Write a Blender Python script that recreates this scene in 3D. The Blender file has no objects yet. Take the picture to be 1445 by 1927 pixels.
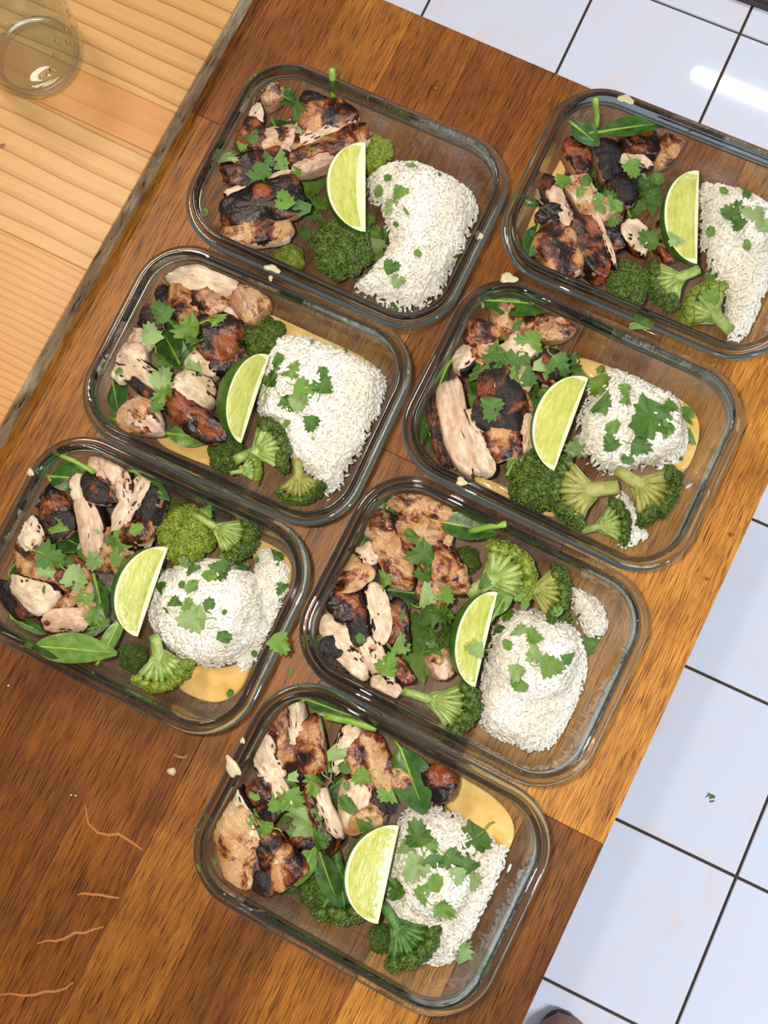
import bpy, bmesh, math, random
import numpy as np
from mathutils import Vector, Matrix, noise
from mathutils.bvhtree import BVHTree
from mathutils.geometry import tessellate_polygon

SC = bpy.context.scene
COL = SC.collection
PI = math.pi

# ------------------------------------------------------------------ camera, world, lights, exposure
F_PX = 1799.53
HC = 0.68248                      # lens height above the oak table top (z = 0)
CX, CY = 722.5, 963.5
R = np.array([[0.99915205, -0.00607362, -0.04072215],
              [0.0, 0.98905964, -0.14751620],
              [0.04117259, 0.14739111, 0.98822097]])
cam = bpy.data.objects.new('camera', bpy.data.cameras.new('camera')); COL.objects.link(cam)
cam.data.sensor_fit = 'HORIZONTAL'; cam.data.sensor_width = 36.0
cam.data.lens = F_PX / 1445.0 * 36.0
cam.data.clip_start = 0.02
ax_r = Vector((R[0, 0], -R[1, 0], -R[2, 0])); ax_u = -Vector((R[0, 1], -R[1, 1], -R[2, 1])); ax_b = -Vector((R[0, 2], -R[1, 2], -R[2, 2]))
cam.matrix_world = Matrix(((ax_r.x, ax_u.x, ax_b.x, 0), (ax_r.y, ax_u.y, ax_b.y, 0), (ax_r.z, ax_u.z, ax_b.z, HC), (0, 0, 0, 1)))
SC.camera = cam

FLOOR_Z = HC - 1.48
SC.view_settings.view_transform = 'Standard'
SC.view_settings.look = 'None'
SC.view_settings.gamma = 1.0
SC.view_settings.use_curve_mapping = False
SC.view_settings.exposure = 0.06
SC.cycles.use_denoising = True
SC.cycles.max_bounces = 6
SC.cycles.diffuse_bounces = 2
SC.cycles.glossy_bounces = 3
SC.cycles.transmission_bounces = 8
SC.cycles.transparent_max_bounces = 16
SC.cycles.adaptive_threshold = 0.06
SC.cycles.sample_clamp_indirect = 6.0

world = bpy.data.worlds.new('room_light'); SC.world = world; world.use_nodes = True
world.node_tree.nodes['Background'].inputs[0].default_value = (1.0, 0.95, 0.88, 1)
world.node_tree.nodes['Background'].inputs[1].default_value = 0.27

def light(name, kind, loc, energy, color, target=None, **kw):
    l = bpy.data.lights.new(name, kind); l.energy = energy; l.color = color
    for k, v in kw.items(): setattr(l, k, v)
    o = bpy.data.objects.new(name, l); COL.objects.link(o); o.location = loc
    if target is not None:
        o.rotation_euler = (Vector(target) - Vector(loc)).to_track_quat('-Z', 'Y').to_euler()
    return o
# the phone's own flash, a few centimetres up and left of the lens
light('phone_flash', 'SPOT', (-0.040, 0.022, HC + 0.004), 12.0, (1.0, 0.90, 0.77), target=(-0.03, 0.10, 0.0), shadow_soft_size=0.010, spot_size=math.radians(115), spot_blend=0.6)
# the kitchen's cool ceiling tube whose reflection lies on the tiles
tube = light('cool_tube_and_fill', 'AREA', (1.73, 2.24, 1.60), 34.0, (0.74, 0.85, 1.0), shape='RECTANGLE', size=1.2, size_y=0.040)
tube.rotation_euler = (0, 0, math.radians(-25.5))
fill_tube = light('cool_tube_and_fill', 'AREA', (2.0, -1.5, 1.60), 92.0, (0.80, 0.88, 1.0), shape='RECTANGLE', size=1.2, size_y=0.055)  # unseen second cool light, added to brighten the floor at the lower right
fill_tube.rotation_euler = (0, 0, math.radians(-25.5))
light('warm_fill', 'AREA', (-0.75, 0.95, 1.60), 14.0, (1.0, 0.86, 0.70), shape='DISK', size=0.45)  # unseen warm light, added overhead on the left as soft fill

# ------------------------------------------------------------------ geometry helpers
def at(x, y, z=0.0):
    """the point of the horizontal plane at height z that the photograph shows at (x, y)"""
    r = R @ np.array([(x - CX) / F_PX, (y - CY) / F_PX, 1.0]); t = (HC - z) / r[2]
    return Vector((r[0] * t, -r[1] * t, z))
def ray(x, y):
    r = R @ np.array([(x - CX) / F_PX, (y - CY) / F_PX, 1.0])
    return Vector((r[0], -r[1], -r[2])).normalized()
CAM = Vector((0, 0, HC))

def mesh_from(name, verts, faces, smooth=True):
    me = bpy.data.meshes.new(name)
    me.from_pydata([tuple(v) for v in verts], [], [tuple(int(i) for i in f) for f in faces])
    if smooth: me.polygons.foreach_set('use_smooth', [True] * len(me.polygons))
    me.update(); return me
def mesh_tris(name, V, F, smooth=True):
    """numpy verts (n,3), tris (m,3), quickly"""
    me = bpy.data.meshes.new(name); n, m = len(V), len(F)
    me.vertices.add(n); me.vertices.foreach_set('co', np.asarray(V, np.float32).ravel())
    me.loops.add(m * 3); me.loops.foreach_set('vertex_index', np.asarray(F, np.int32).ravel())
    me.polygons.add(m); me.polygons.foreach_set('loop_start', np.arange(0, m * 3, 3, dtype=np.int32))
    me.polygons.foreach_set('loop_total', np.full(m, 3, np.int32))
    me.update(calc_edges=True)
    if smooth: me.polygons.foreach_set('use_smooth', np.ones(m, bool))
    me.validate(); return me
def obj(name, me, mat=None, parent=None, **props):
    o = bpy.data.objects.new(name, me); COL.objects.link(o)
    if mat is not None and me is not None:
        if len(me.materials) == 0: me.materials.append(mat)
        elif me.materials[0] != mat:
            o.material_slots[0].link = 'OBJECT'; o.material_slots[0].material = mat
    if parent is not None: o.parent = parent
    for k, v in props.items(): o[k] = v
    return o
def empty(name, loc=(0, 0, 0), rotz=0.0, **props):
    o = bpy.data.objects.new(name, None); COL.objects.link(o); o.location = loc; o.rotation_euler = (0, 0, rotz)
    o.empty_display_size = 0.01
    for k, v in props.items(): o[k] = v
    return o
def box_mesh(name, x0, x1, y0, y1, z0, z1, bev=0.0):
    bm = bmesh.new()
    v = [bm.verts.new(p) for p in ((x0, y0, z0), (x1, y0, z0), (x1, y1, z0), (x0, y1, z0), (x0, y0, z1), (x1, y0, z1), (x1, y1, z1), (x0, y1, z1))]
    for f in ((0, 3, 2, 1), (4, 5, 6, 7), (0, 1, 5, 4), (1, 2, 6, 5), (2, 3, 7, 6), (3, 0, 4, 7)): bm.faces.new([v[i] for i in f])
    if bev > 0: bmesh.ops.bevel(bm, geom=list(bm.edges), offset=bev, segments=1, affect='EDGES')
    me = bpy.data.meshes.new(name); bm.to_mesh(me); bm.free(); return me
def tube(path, radii, n=8, cap=True):
    """verts, faces of a tube along path"""
    P = [Vector(p) for p in path]; V = []; Fc = []
    up = Vector((0.31, 0.17, 0.93))
    for i, p in enumerate(P):
        t = (P[min(i + 1, len(P) - 1)] - P[max(i - 1, 0)]).normalized()
        a = t.cross(up)
        if a.length < 1e-3: a = t.cross(Vector((1, 0, 0)))
        a.normalize(); b = t.cross(a).normalized(); r = radii[i]
        for k in range(n):
            an = 2 * PI * k / n; V.append(p + a * (r * math.cos(an)) + b * (r * math.sin(an)))
    for i in range(len(P) - 1):
        for k in range(n):
            k2 = (k + 1) % n; Fc.append((i * n + k, i * n + k2, (i + 1) * n + k2, (i + 1) * n + k))
    if cap:
        Fc.append(tuple(range(n))[::-1]); Fc.append(tuple(range((len(P) - 1) * n, len(P) * n)))
    return V, Fc
def merge(parts):
    V, Fc = [], []
    for v, f in parts:
        o = len(V); V += list(v); Fc += [tuple(i + o for i in q) for q in f]
    return V, Fc
def nz(p, s, seed=0.0):
    return noise.noise(Vector((p[0] * s + seed * 7.31, p[1] * s - seed * 3.77, p[2] * s + seed * 1.93)))

# ------------------------------------------------------------------ materials
MATS = {}
def mat(name):
    m = bpy.data.materials.new(name); m.use_nodes = True; MATS[name] = m
    nt = m.node_tree; return m, nt, nt.nodes['Principled BSDF']
def N(nt, kind, **kw):
    n = nt.nodes.new(kind)
    for k, v in kw.items(): setattr(n, k, v)
    return n
def ramp(nt, fac, stops, mode='LINEAR'):
    r = N(nt, 'ShaderNodeValToRGB'); r.color_ramp.interpolation = mode
    els = r.color_ramp.elements
    while len(els) < len(stops): els.new(0.5)
    for e, (p, c) in zip(els, stops): e.position = p; e.color = (*c, 1)
    nt.links.new(fac, r.inputs[0]); return r.outputs[0]
def mix(nt, fac, a, b, mode='MIX'):
    n = N(nt, 'ShaderNodeMix', data_type='RGBA', blend_type=mode)
    for sock, v in ((n.inputs[0], fac), (n.inputs[6], a), (n.inputs[7], b)):
        if isinstance(v, (int, float)): sock.default_value = v
        elif isinstance(v, tuple): sock.default_value = (*v, 1)
        else: nt.links.new(v, sock)
    return n.outputs[2]
def coords(nt, scale=(1, 1, 1), rot=(0, 0, 0), rand=True):
    tc = N(nt, 'ShaderNodeTexCoord'); mp = N(nt, 'ShaderNodeMapping')
    mp.inputs['Scale'].default_value = scale; mp.inputs['Rotation'].default_value = rot
    src = tc.outputs['Object']
    if rand:
        oi = N(nt, 'ShaderNodeObjectInfo'); mul = N(nt, 'ShaderNodeMath', operation='MULTIPLY'); mul.inputs[1].default_value = 3.7
        nt.links.new(oi.outputs['Random'], mul.inputs[0])
        add = N(nt, 'ShaderNodeVectorMath', operation='ADD'); nt.links.new(src, add.inputs[0]); nt.links.new(mul.outputs[0], add.inputs[1]); src = add.outputs[0]
    nt.links.new(src, mp.inputs['Vector']); return mp.outputs[0]
def noisetex(nt, vec, scale, detail=3.0, rough=0.55, dist=0.0):
    n = N(nt, 'ShaderNodeTexNoise'); n.inputs['Scale'].default_value = scale; n.inputs['Detail'].default_value = detail
    n.inputs['Roughness'].default_value = rough; n.inputs['Distortion'].default_value = dist
    nt.links.new(vec, n.inputs['Vector']); return n.outputs[0]
def bump(nt, bsdf, height, strength=0.4, dist=0.001):
    b = N(nt, 'ShaderNodeBump'); b.inputs['Strength'].default_value = strength; b.inputs['Distance'].default_value = dist
    nt.links.new(height, b.inputs['Height']); nt.links.new(b.outputs[0], bsdf.inputs['Normal'])
def s2l(r, g, b):
    f = lambda c: (c / 255 / 12.92) if c / 255 <= 0.04045 else ((c / 255 + 0.055) / 1.055) ** 2.4
    return (f(r), f(g), f(b))
def simple(name, rgb, rough=0.5, spec=0.5):
    m, nt, b = mat(name); b.inputs['Base Color'].default_value = (*rgb, 1); b.inputs['Roughness'].default_value = rough
    b.inputs['Specular IOR Level'].default_value = spec; return m

def facing_fresnel(nt, f0=0.04):
    lw = N(nt, 'ShaderNodeLayerWeight'); lw.inputs[0].default_value = 0.5
    p = N(nt, 'ShaderNodeMath', operation='POWER'); p.inputs[1].default_value = 5.0; nt.links.new(lw.outputs['Facing'], p.inputs[0])
    m = N(nt, 'ShaderNodeMath', operation='MULTIPLY_ADD'); m.inputs[1].default_value = 1.0 - f0; m.inputs[2].default_value = f0; nt.links.new(p.outputs[0], m.inputs[0]); return m
def build_materials():
    # oak: fine dark pores along the grain, broad streaks, tone from the stave's own colour
    m, nt, b = mat('oak')
    v1 = coords(nt, (22, 600, 60)); v2 = coords(nt, (3.0, 70, 10)); v3 = coords(nt, (60, 60, 60)); v5 = coords(nt, (70, 1500, 90))
    pores = noisetex(nt, v1, 2.2, 3.0, 0.62, 0.3); streak = noisetex(nt, v2, 2.0, 4.0, 0.6, 0.5); blot = noisetex(nt, v3, 0.35, 3.0); fine = noisetex(nt, v5, 1.0, 2.0)
    base = ramp(nt, streak, [(0.28, (0.70, 0.64, 0.56)), (0.5, (0.96, 0.96, 0.96)), (0.75, (1.14, 1.16, 1.14))])
    base = mix(nt, 1.0, base, ramp(nt, blot, [(0.3, (0.72, 0.68, 0.64)), (0.65, (1.08, 1.08, 1.08))]), 'MULTIPLY')
    base = mix(nt, 1.0, base, ramp(nt, pores, [(0.37, (0.22, 0.16, 0.11)), (0.47, (0.84, 0.82, 0.78)), (0.7, (1.14, 1.14, 1.12))]), 'MULTIPLY')
    base = mix(nt, 1.0, base, ramp(nt, fine, [(0.3, (0.78, 0.75, 0.72)), (0.6, (1.05, 1.05, 1.05))]), 'MULTIPLY')
    base = mix(nt, 1.0, base, (0.97, 0.90, 0.52), 'MULTIPLY')
    oi = N(nt, 'ShaderNodeObjectInfo'); base = mix(nt, 1.0, base, oi.outputs['Color'], 'MULTIPLY')
    nt.links.new(base, b.inputs['Base Color']); b.inputs['Roughness'].default_value = 0.42; b.inputs['Specular IOR Level'].default_value = 0.35
    bump(nt, b, pores, 0.25, 0.0006)
    # pine: pale earlywood with sharp orange latewood lines across the board
    for nm, sc, warm in (('pine_wide', 62.0, 0.0), ('pine_fine', 150.0, 0.35), ('pine_heart', 38.0, 0.75)):
        m, nt, b = mat(nm)
        v = coords(nt, (1.0, 0.30, 1.0)); w = N(nt, 'ShaderNodeTexWave', wave_type='BANDS', bands_direction='X', wave_profile='SAW')
        w.inputs['Scale'].default_value = sc / 6.2832 * 2.2; w.inputs['Distortion'].default_value = 3.2; w.inputs['Detail'].default_value = 2.0; w.inputs['Detail Scale'].default_value = 0.55; w.inputs['Detail Roughness'].default_value = 0.55
        nt.links.new(v, w.inputs['Vector'])
        pale, line, mid = s2l(204, 157, 95), s2l(158, 100, 46), s2l(190, 138, 77)
        c = ramp(nt, w.outputs[1], [(0.0, pale), (0.55, pale), (0.86, mid), (0.96, line), (1.0, pale)])
        c = mix(nt, warm, c, s2l(200, 132, 66))
        vf = coords(nt, (220, 10, 10)); c = mix(nt, 0.35, c, ramp(nt, noisetex(nt, vf, 2.0, 2.0), [(0.3, (0.75, 0.7, 0.62)), (0.6, (1.0, 1.0, 1.0))]), 'MULTIPLY')
        nt.links.new(c, b.inputs['Base Color']); b.inputs['Roughness'].default_value = 0.38
    m, nt, b = mat('pine_edge')
    v = coords(nt, (18, 60, 60)); n = noisetex(nt, v, 3.0, 4.0, 0.65)
    nt.links.new(ramp(nt, n, [(0.32, s2l(56, 42, 28)), (0.41, s2l(146, 126, 98)), (0.62, s2l(190, 172, 142))]), b.inputs['Base Color']); b.inputs['Roughness'].default_value = 0.8
    bump(nt, b, n, 0.5, 0.002)
    # floor tile: pale with faint pink clouding
    m, nt, b = mat('floor_tile')
    v = coords(nt, (1, 1, 1)); n = noisetex(nt, v, 9.0, 4.0, 0.6, 1.2); n2 = noisetex(nt, v, 26.0, 3.0, 0.6, 0.5)
    c = ramp(nt, n, [(0.30, s2l(236, 224, 226)), (0.45, s2l(230, 233, 245)), (0.7, s2l(226, 234, 250))])
    c = mix(nt, 0.3, c, ramp(nt, n2, [(0.35, s2l(238, 226, 226)), (0.6, s2l(226, 232, 248))]))
    nt.links.new(c, b.inputs['Base Color']); b.inputs['Roughness'].default_value = 0.035
    simple('grout', s2l(74, 60, 44), 0.9)
    # glass
    m, nt, b = mat('glass_rim')
    b.inputs['Base Color'].default_value = (0.93, 0.93, 0.91, 1); b.inputs['Transmission Weight'].default_value = 1.0
    b.inputs['IOR'].default_value = 1.5; b.inputs['Roughness'].default_value = 0.0
    m, nt, b = mat('glass_edge')
    b.inputs['Base Color'].default_value = (0.40, 0.46, 0.465, 1); b.inputs['Transmission Weight'].default_value = 1.0; b.inputs['IOR'].default_value = 1.5; b.inputs['Roughness'].default_value = 0.0
    m, nt, b = mat('glass_wall'); nt.nodes.remove(b)
    out = nt.nodes['Material Output']; tr = N(nt, 'ShaderNodeBsdfTransparent'); tr.inputs[0].default_value = (0.93, 0.955, 0.945, 1)
    gl = N(nt, 'ShaderNodeBsdfGlossy'); gl.inputs['Roughness'].default_value = 0.02; gl.inputs[0].default_value = (1, 1, 1, 1)
    fr = facing_fresnel(nt)
    ms = N(nt, 'ShaderNodeMixShader'); nt.links.new(fr.outputs[0], ms.inputs[0]); nt.links.new(tr.outputs[0], ms.inputs[1]); nt.links.new(gl.outputs[0], ms.inputs[2])
    nt.links.new(ms.outputs[0], out.inputs[0])
    # the boxes' walls: the same glass with a film of condensation in patches
    m, nt, b = mat('glass_fogged'); nt.nodes.remove(b)
    out = nt.nodes['Material Output']; tr = N(nt, 'ShaderNodeBsdfTransparent'); tr.inputs[0].default_value = (0.93, 0.95, 0.94, 1)
    gl = N(nt, 'ShaderNodeBsdfGlossy'); gl.inputs['Roughness'].default_value = 0.03
    fr = facing_fresnel(nt)
    ms = N(nt, 'ShaderNodeMixShader'); nt.links.new(fr.outputs[0], ms.inputs[0]); nt.links.new(tr.outputs[0], ms.inputs[1]); nt.links.new(gl.outputs[0], ms.inputs[2])
    df = N(nt, 'ShaderNodeBsdfTranslucent'); df.inputs[0].default_value = (0.75, 0.74, 0.70, 1); dd = N(nt, 'ShaderNodeBsdfDiffuse'); dd.inputs[0].default_value = (0.72, 0.70, 0.66, 1)
    md = N(nt, 'ShaderNodeMixShader'); md.inputs[0].default_value = 0.6; nt.links.new(df.outputs[0], md.inputs[1]); nt.links.new(dd.outputs[0], md.inputs[2])
    v = coords(nt, (1, 1, 1)); n1 = noisetex(nt, v, 22.0, 2.0); n2 = noisetex(nt, v, 700.0, 2.0)
    mlt = N(nt, 'ShaderNodeMath', operation='MULTIPLY')
    nt.links.new(ramp(nt, n1, [(0.42, (0.06, 0.06, 0.06)), (0.7, (0.42, 0.42, 0.42))]), mlt.inputs[0]); nt.links.new(ramp(nt, n2, [(0.4, (0.35, 0.35, 0.35)), (0.62, (1, 1, 1))]), mlt.inputs[1])
    m2 = N(nt, 'ShaderNodeMixShader'); nt.links.new(mlt.outputs[0], m2.inputs[0]); nt.links.new(ms.outputs[0], m2.inputs[1]); nt.links.new(md.outputs[0], m2.inputs[2])
    nt.links.new(m2.outputs[0], out.inputs[0])
    # chicken
    for nm, c0, c1 in (('chicken_pale', s2l(226, 207, 180), s2l(196, 166, 132)), ('chicken_pink', s2l(218, 190, 164), s2l(188, 150, 122)), ('chicken_brown', s2l(184, 142, 104), s2l(128, 88, 62))):
        m, nt, b = mat(nm)
        v = coords(nt, (70, 260, 260)); n = noisetex(nt, v, 1.0, 3.0, 0.6, 0.4); v2 = coords(nt, (90, 90, 90)); n2 = noisetex(nt, v2, 1.0, 2.0)
        c = mix(nt, 1.0, ramp(nt, n, [(0.3, c1), (0.6, c0)]), ramp(nt, n2, [(0.3, (0.82, 0.76, 0.70)), (0.6, (1, 1, 1))]), 'MULTIPLY')
        v4 = coords(nt, (760, 760, 760)); c = mix(nt, ramp(nt, noisetex(nt, v4, 1.0, 1.0), [(0.73, (0, 0, 0)), (0.78, (1, 1, 1))]), c, s2l(60, 36, 26))
        nt.links.new(c, b.inputs['Base Color']); b.inputs['Roughness'].default_value = 0.38
        bump(nt, b, n, 0.5, 0.0008)
    for nm, lo, hi, tan in (('chicken_seared', 0.43, 0.61, s2l(190, 144, 94)), ('chicken_charred', 0.52, 0.74, s2l(150, 82, 40)), ('chicken_dark', 0.47, 0.70, s2l(158, 92, 46)), ('chicken_golden', 0.36, 0.51, s2l(190, 152, 106))):
        m, nt, b = mat(nm)
        v = coords(nt, (1, 1, 1)); n = noisetex(nt, v, 52.0, 4.0, 0.66, 0.6); n2 = noisetex(nt, v, 520.0, 3.0, 0.6)
        c = ramp(nt, n, [(lo - 0.04, s2l(20, 12, 10)), (lo + 0.03, s2l(48, 22, 14)), (lo + 0.09, s2l(124, 60, 26)), (hi, tan)])
        n3 = noisetex(nt, v, 58.0, 3.0, 0.55, 0.3); c = mix(nt, 1.0, c, ramp(nt, n3, [(0.34, (0.78, 0.60, 0.42)), (0.50, (1.0, 0.97, 0.94)), (0.7, (1.06, 1.08, 1.10))]), 'MULTIPLY')
        c = mix(nt, 1.0, c, ramp(nt, n2, [(0.3, (0.85, 0.80, 0.75)), (0.6, (1.03, 1.03, 1.03))]), 'MULTIPLY')
        nt.links.new(c, b.inputs['Base Color']); b.inputs['Roughness'].default_value = 0.45 if 'charred' in nm else 0.30
        bump(nt, b, n2, 0.9 if 'charred' in nm else 0.35, 0.0014)
    # greens
    for nm, c0, c1, rg in (('broccoli_bud', s2l(32, 56, 12), s2l(104, 130, 40), 0.5), ('broccoli_bud_light', s2l(84, 112, 24), s2l(160, 172, 62), 0.5), ('broccoli_stem', s2l(126, 158, 74), s2l(176, 192, 112), 0.38),
                           ('broccoli_stem_olive', s2l(140, 146, 66), s2l(176, 172, 96), 0.4), ('broccoli_branch_dark', s2l(58, 98, 36), s2l(96, 140, 62), 0.4)):
        m, nt, b = mat(nm)
        v = coords(nt, (1, 1, 1)); n = noisetex(nt, v, 9.0 if 'bud' in nm else 4.0, 3.0, 0.75); c = ramp(nt, n, [(0.38, c0), (0.64, c1)])
        nt.links.new(c, b.inputs['Base Color']); b.inputs['Roughness'].default_value = rg
        n2 = noisetex(nt, v, 60.0, 1.0); bump(nt, b, n2, 0.35, 0.0006)
    for nm, c0, c1, tl in (('spinach_leaf', s2l(34, 66, 16), s2l(60, 102, 30), 0.1), ('spinach_pale', s2l(74, 112, 36), s2l(108, 142, 58), 0.1),
                           ('cilantro_dark', s2l(50, 88, 22), s2l(84, 124, 40), 0.15), ('cilantro_mid', s2l(78, 116, 34), s2l(116, 152, 58), 0.15), ('cilantro_back', s2l(118, 148, 84), s2l(150, 174, 110), 0.15),
                           ('herb_stem', s2l(112, 152, 44), s2l(146, 182, 74), 0.0)):
        m, nt, b = mat(nm)
        v = coords(nt, (1, 1, 1)); n = noisetex(nt, v, 160.0, 3.0, 0.6); c = ramp(nt, n, [(0.3, c0), (0.65, c1)])
        nt.links.new(c, b.inputs['Base Color']); b.inputs['Roughness'].default_value = 0.36
        bump(nt, b, noisetex(nt, v, 420.0, 2.0), 0.3, 0.0006)
    # lime
    m, nt, b = mat('lime_rind')
    v = coords(nt, (1, 1, 1)); n = noisetex(nt, v, 70.0, 2.0); nt.links.new(ramp(nt, n, [(0.3, s2l(38, 86, 14)), (0.7, s2l(78, 124, 26))]), b.inputs['Base Color'])
    b.inputs['Roughness'].default_value = 0.32; vo = N(nt, 'ShaderNodeTexVoronoi'); vo.inputs['Scale'].default_value = 900.0; nt.links.new(v, vo.inputs['Vector']); bump(nt, b, vo.outputs[0], 0.5, 0.0006)
    m, nt, b = mat('lime_pith'); v = coords(nt, (1, 1, 1)); n = noisetex(nt, v, 120.0, 2.0)
    nt.links.new(ramp(nt, n, [(0.3, s2l(214, 216, 158)), (0.65, s2l(236, 234, 196))]), b.inputs['Base Color']); b.inputs['Roughness'].default_value = 0.5
    m, nt, b = mat('lime_flesh')
    v = coords(nt, (120, 420, 420)); n = noisetex(nt, v, 1.0, 2.0, 0.5, 0.8); v2 = coords(nt, (1, 1, 1)); n2 = noisetex(nt, v2, 60.0, 2.0)
    c = mix(nt, 0.6, ramp(nt, n, [(0.34, s2l(168, 172, 66)), (0.66, s2l(218, 216, 140))]), ramp(nt, n2, [(0.3, s2l(170, 178, 62)), (0.7, s2l(204, 204, 108))]))
    nt.links.new(c, b.inputs['Base Color']); b.inputs['Roughness'].default_value = 0.27; b.inputs['Coat Weight'].default_value = 0.15; b.inputs['Coat Roughness'].default_value = 0.1
    bump(nt, b, n, 0.7, 0.0012)
    # rice, sauce, others
    m, nt, b = mat('rice'); b.inputs['Base Color'].default_value = (*s2l(247, 243, 232), 1); b.inputs['Roughness'].default_value = 0.42
    m, nt, b = mat('sauce'); v = coords(nt, (1, 1, 1)); n = noisetex(nt, v, 80.0, 3.0)
    nt.links.new(ramp(nt, n, [(0.3, s2l(222, 176, 92)), (0.7, s2l(240, 206, 134))]), b.inputs['Base Color']); b.inputs['Roughness'].default_value = 0.12; bump(nt, b, n, 0.3, 0.002)
    m, nt, b = mat('smear'); b.inputs['Base Color'].default_value = (*s2l(196, 184, 146), 1); b.inputs['Roughness'].default_value = 0.25
    simple('slipper', s2l(150, 112, 108), 0.8); simple('cabinet_dark', s2l(40, 38, 38), 0.5); simple('cabinet_front', s2l(58, 54, 52), 0.7)
    simple('scratch', s2l(172, 110, 54), 0.6); simple('crumb', s2l(226, 206, 176), 0.5); simple('table_leg', s2l(120, 76, 36), 0.5)
build_materials()
M = MATS

# ------------------------------------------------------------------ floor and far cabinet
def build_floor():
    T, ang, ou, ov, hf = 0.16892455 * 1.48, math.radians(25.128591), 0.36986745 * 1.48, 0.06616773 * 1.48, 1.48
    c, s = math.cos(ang), math.sin(ang)
    fl = obj('floor', box_mesh('floor', -3.0, 3.6, -3.0, 4.4, -0.03, -0.0035), M['grout'], kind='structure', label='pale glazed kitchen floor tiles with dark brown grout joints', category='floor')
    fl.location = (0, 0, FLOOR_Z)
    g = 0.0045
    me = box_mesh('tile', -T / 2 + g / 2, T / 2 - g / 2, -T / 2 + g / 2, T / 2 - g / 2, -0.01, 0.0, 0.0008)
    for i in range(-4, 8):
        for j in range(-9, 5):
            a, b_ = ou + (i - 0.5) * T, ov + (j - 0.5) * T       # image-sense plane coords
            x, y = a * c - b_ * s, a * s + b_ * c
            p = Vector((x, -y, 0))
            if p.x < -0.05 and p.y < 0.5: continue
            t = obj('tile', me, M['floor_tile'], fl); t.location = p; t.rotation_euler = (0, 0, -ang)
build_floor()

# the two kitchen walls beyond the frame
wf = obj('wall_far', box_mesh('wall_far', -3.0, 3.6, 4.3, 4.4, 0, 2.45), simple('wall_paint', s2l(214, 208, 198), 0.8), kind='structure', label='plain pale kitchen wall beyond the floor', category='wall'); wf.location = (0, 0, FLOOR_Z)
wr = obj('wall_right', box_mesh('wall_right', 3.5, 3.6, -3.0, 4.3, 0, 2.45), M['wall_paint'], kind='structure', label='plain pale kitchen wall on the right', category='wall'); wr.location = (0, 0, FLOOR_Z)
U = Vector((math.cos(math.radians(-116.6)), math.sin(math.radians(-116.6)), 0))    # along the staves, towards the photographer
V = Vector((-U.y, U.x, 0))                                                          # across, towards the open floor
ROT_U = math.radians(-116.6)
def uv(u, v, z=0.0): return U * u + V * v + Vector((0, 0, z))

def build_dark_sheet():
    # a thin dark sheet laid on the tiles beyond the table, of which one edge shows
    a, b_ = at(1340, -14, FLOOR_Z), at(1445, 24, FLOOR_Z); d = (b_ - a).normalized()
    o = empty('dark_sheet', a + Vector((0, 0, 0.0004)), math.atan2(d.y, d.x), label='dark grey flat sheet on the tiles at the top right corner', category='mat')
    obj('sheet_body', box_mesh('sheet_body', 0.008, 0.79, 0.008, 0.49, 0, 0.009, 0.003), M['cabinet_dark'], o)
    for x0, x1, y0, y1 in ((0, 0.80, 0, 0.008), (0, 0.80, 0.49, 0.498), (0, 0.008, 0.008, 0.49), (0.79, 0.80, 0.008, 0.49)): obj('sheet_edge', box_mesh('sheet_edge', x0, x1, y0, y1, 0, 0.007, 0.002), M['cabinet_front'], o)
build_dark_sheet()

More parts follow.
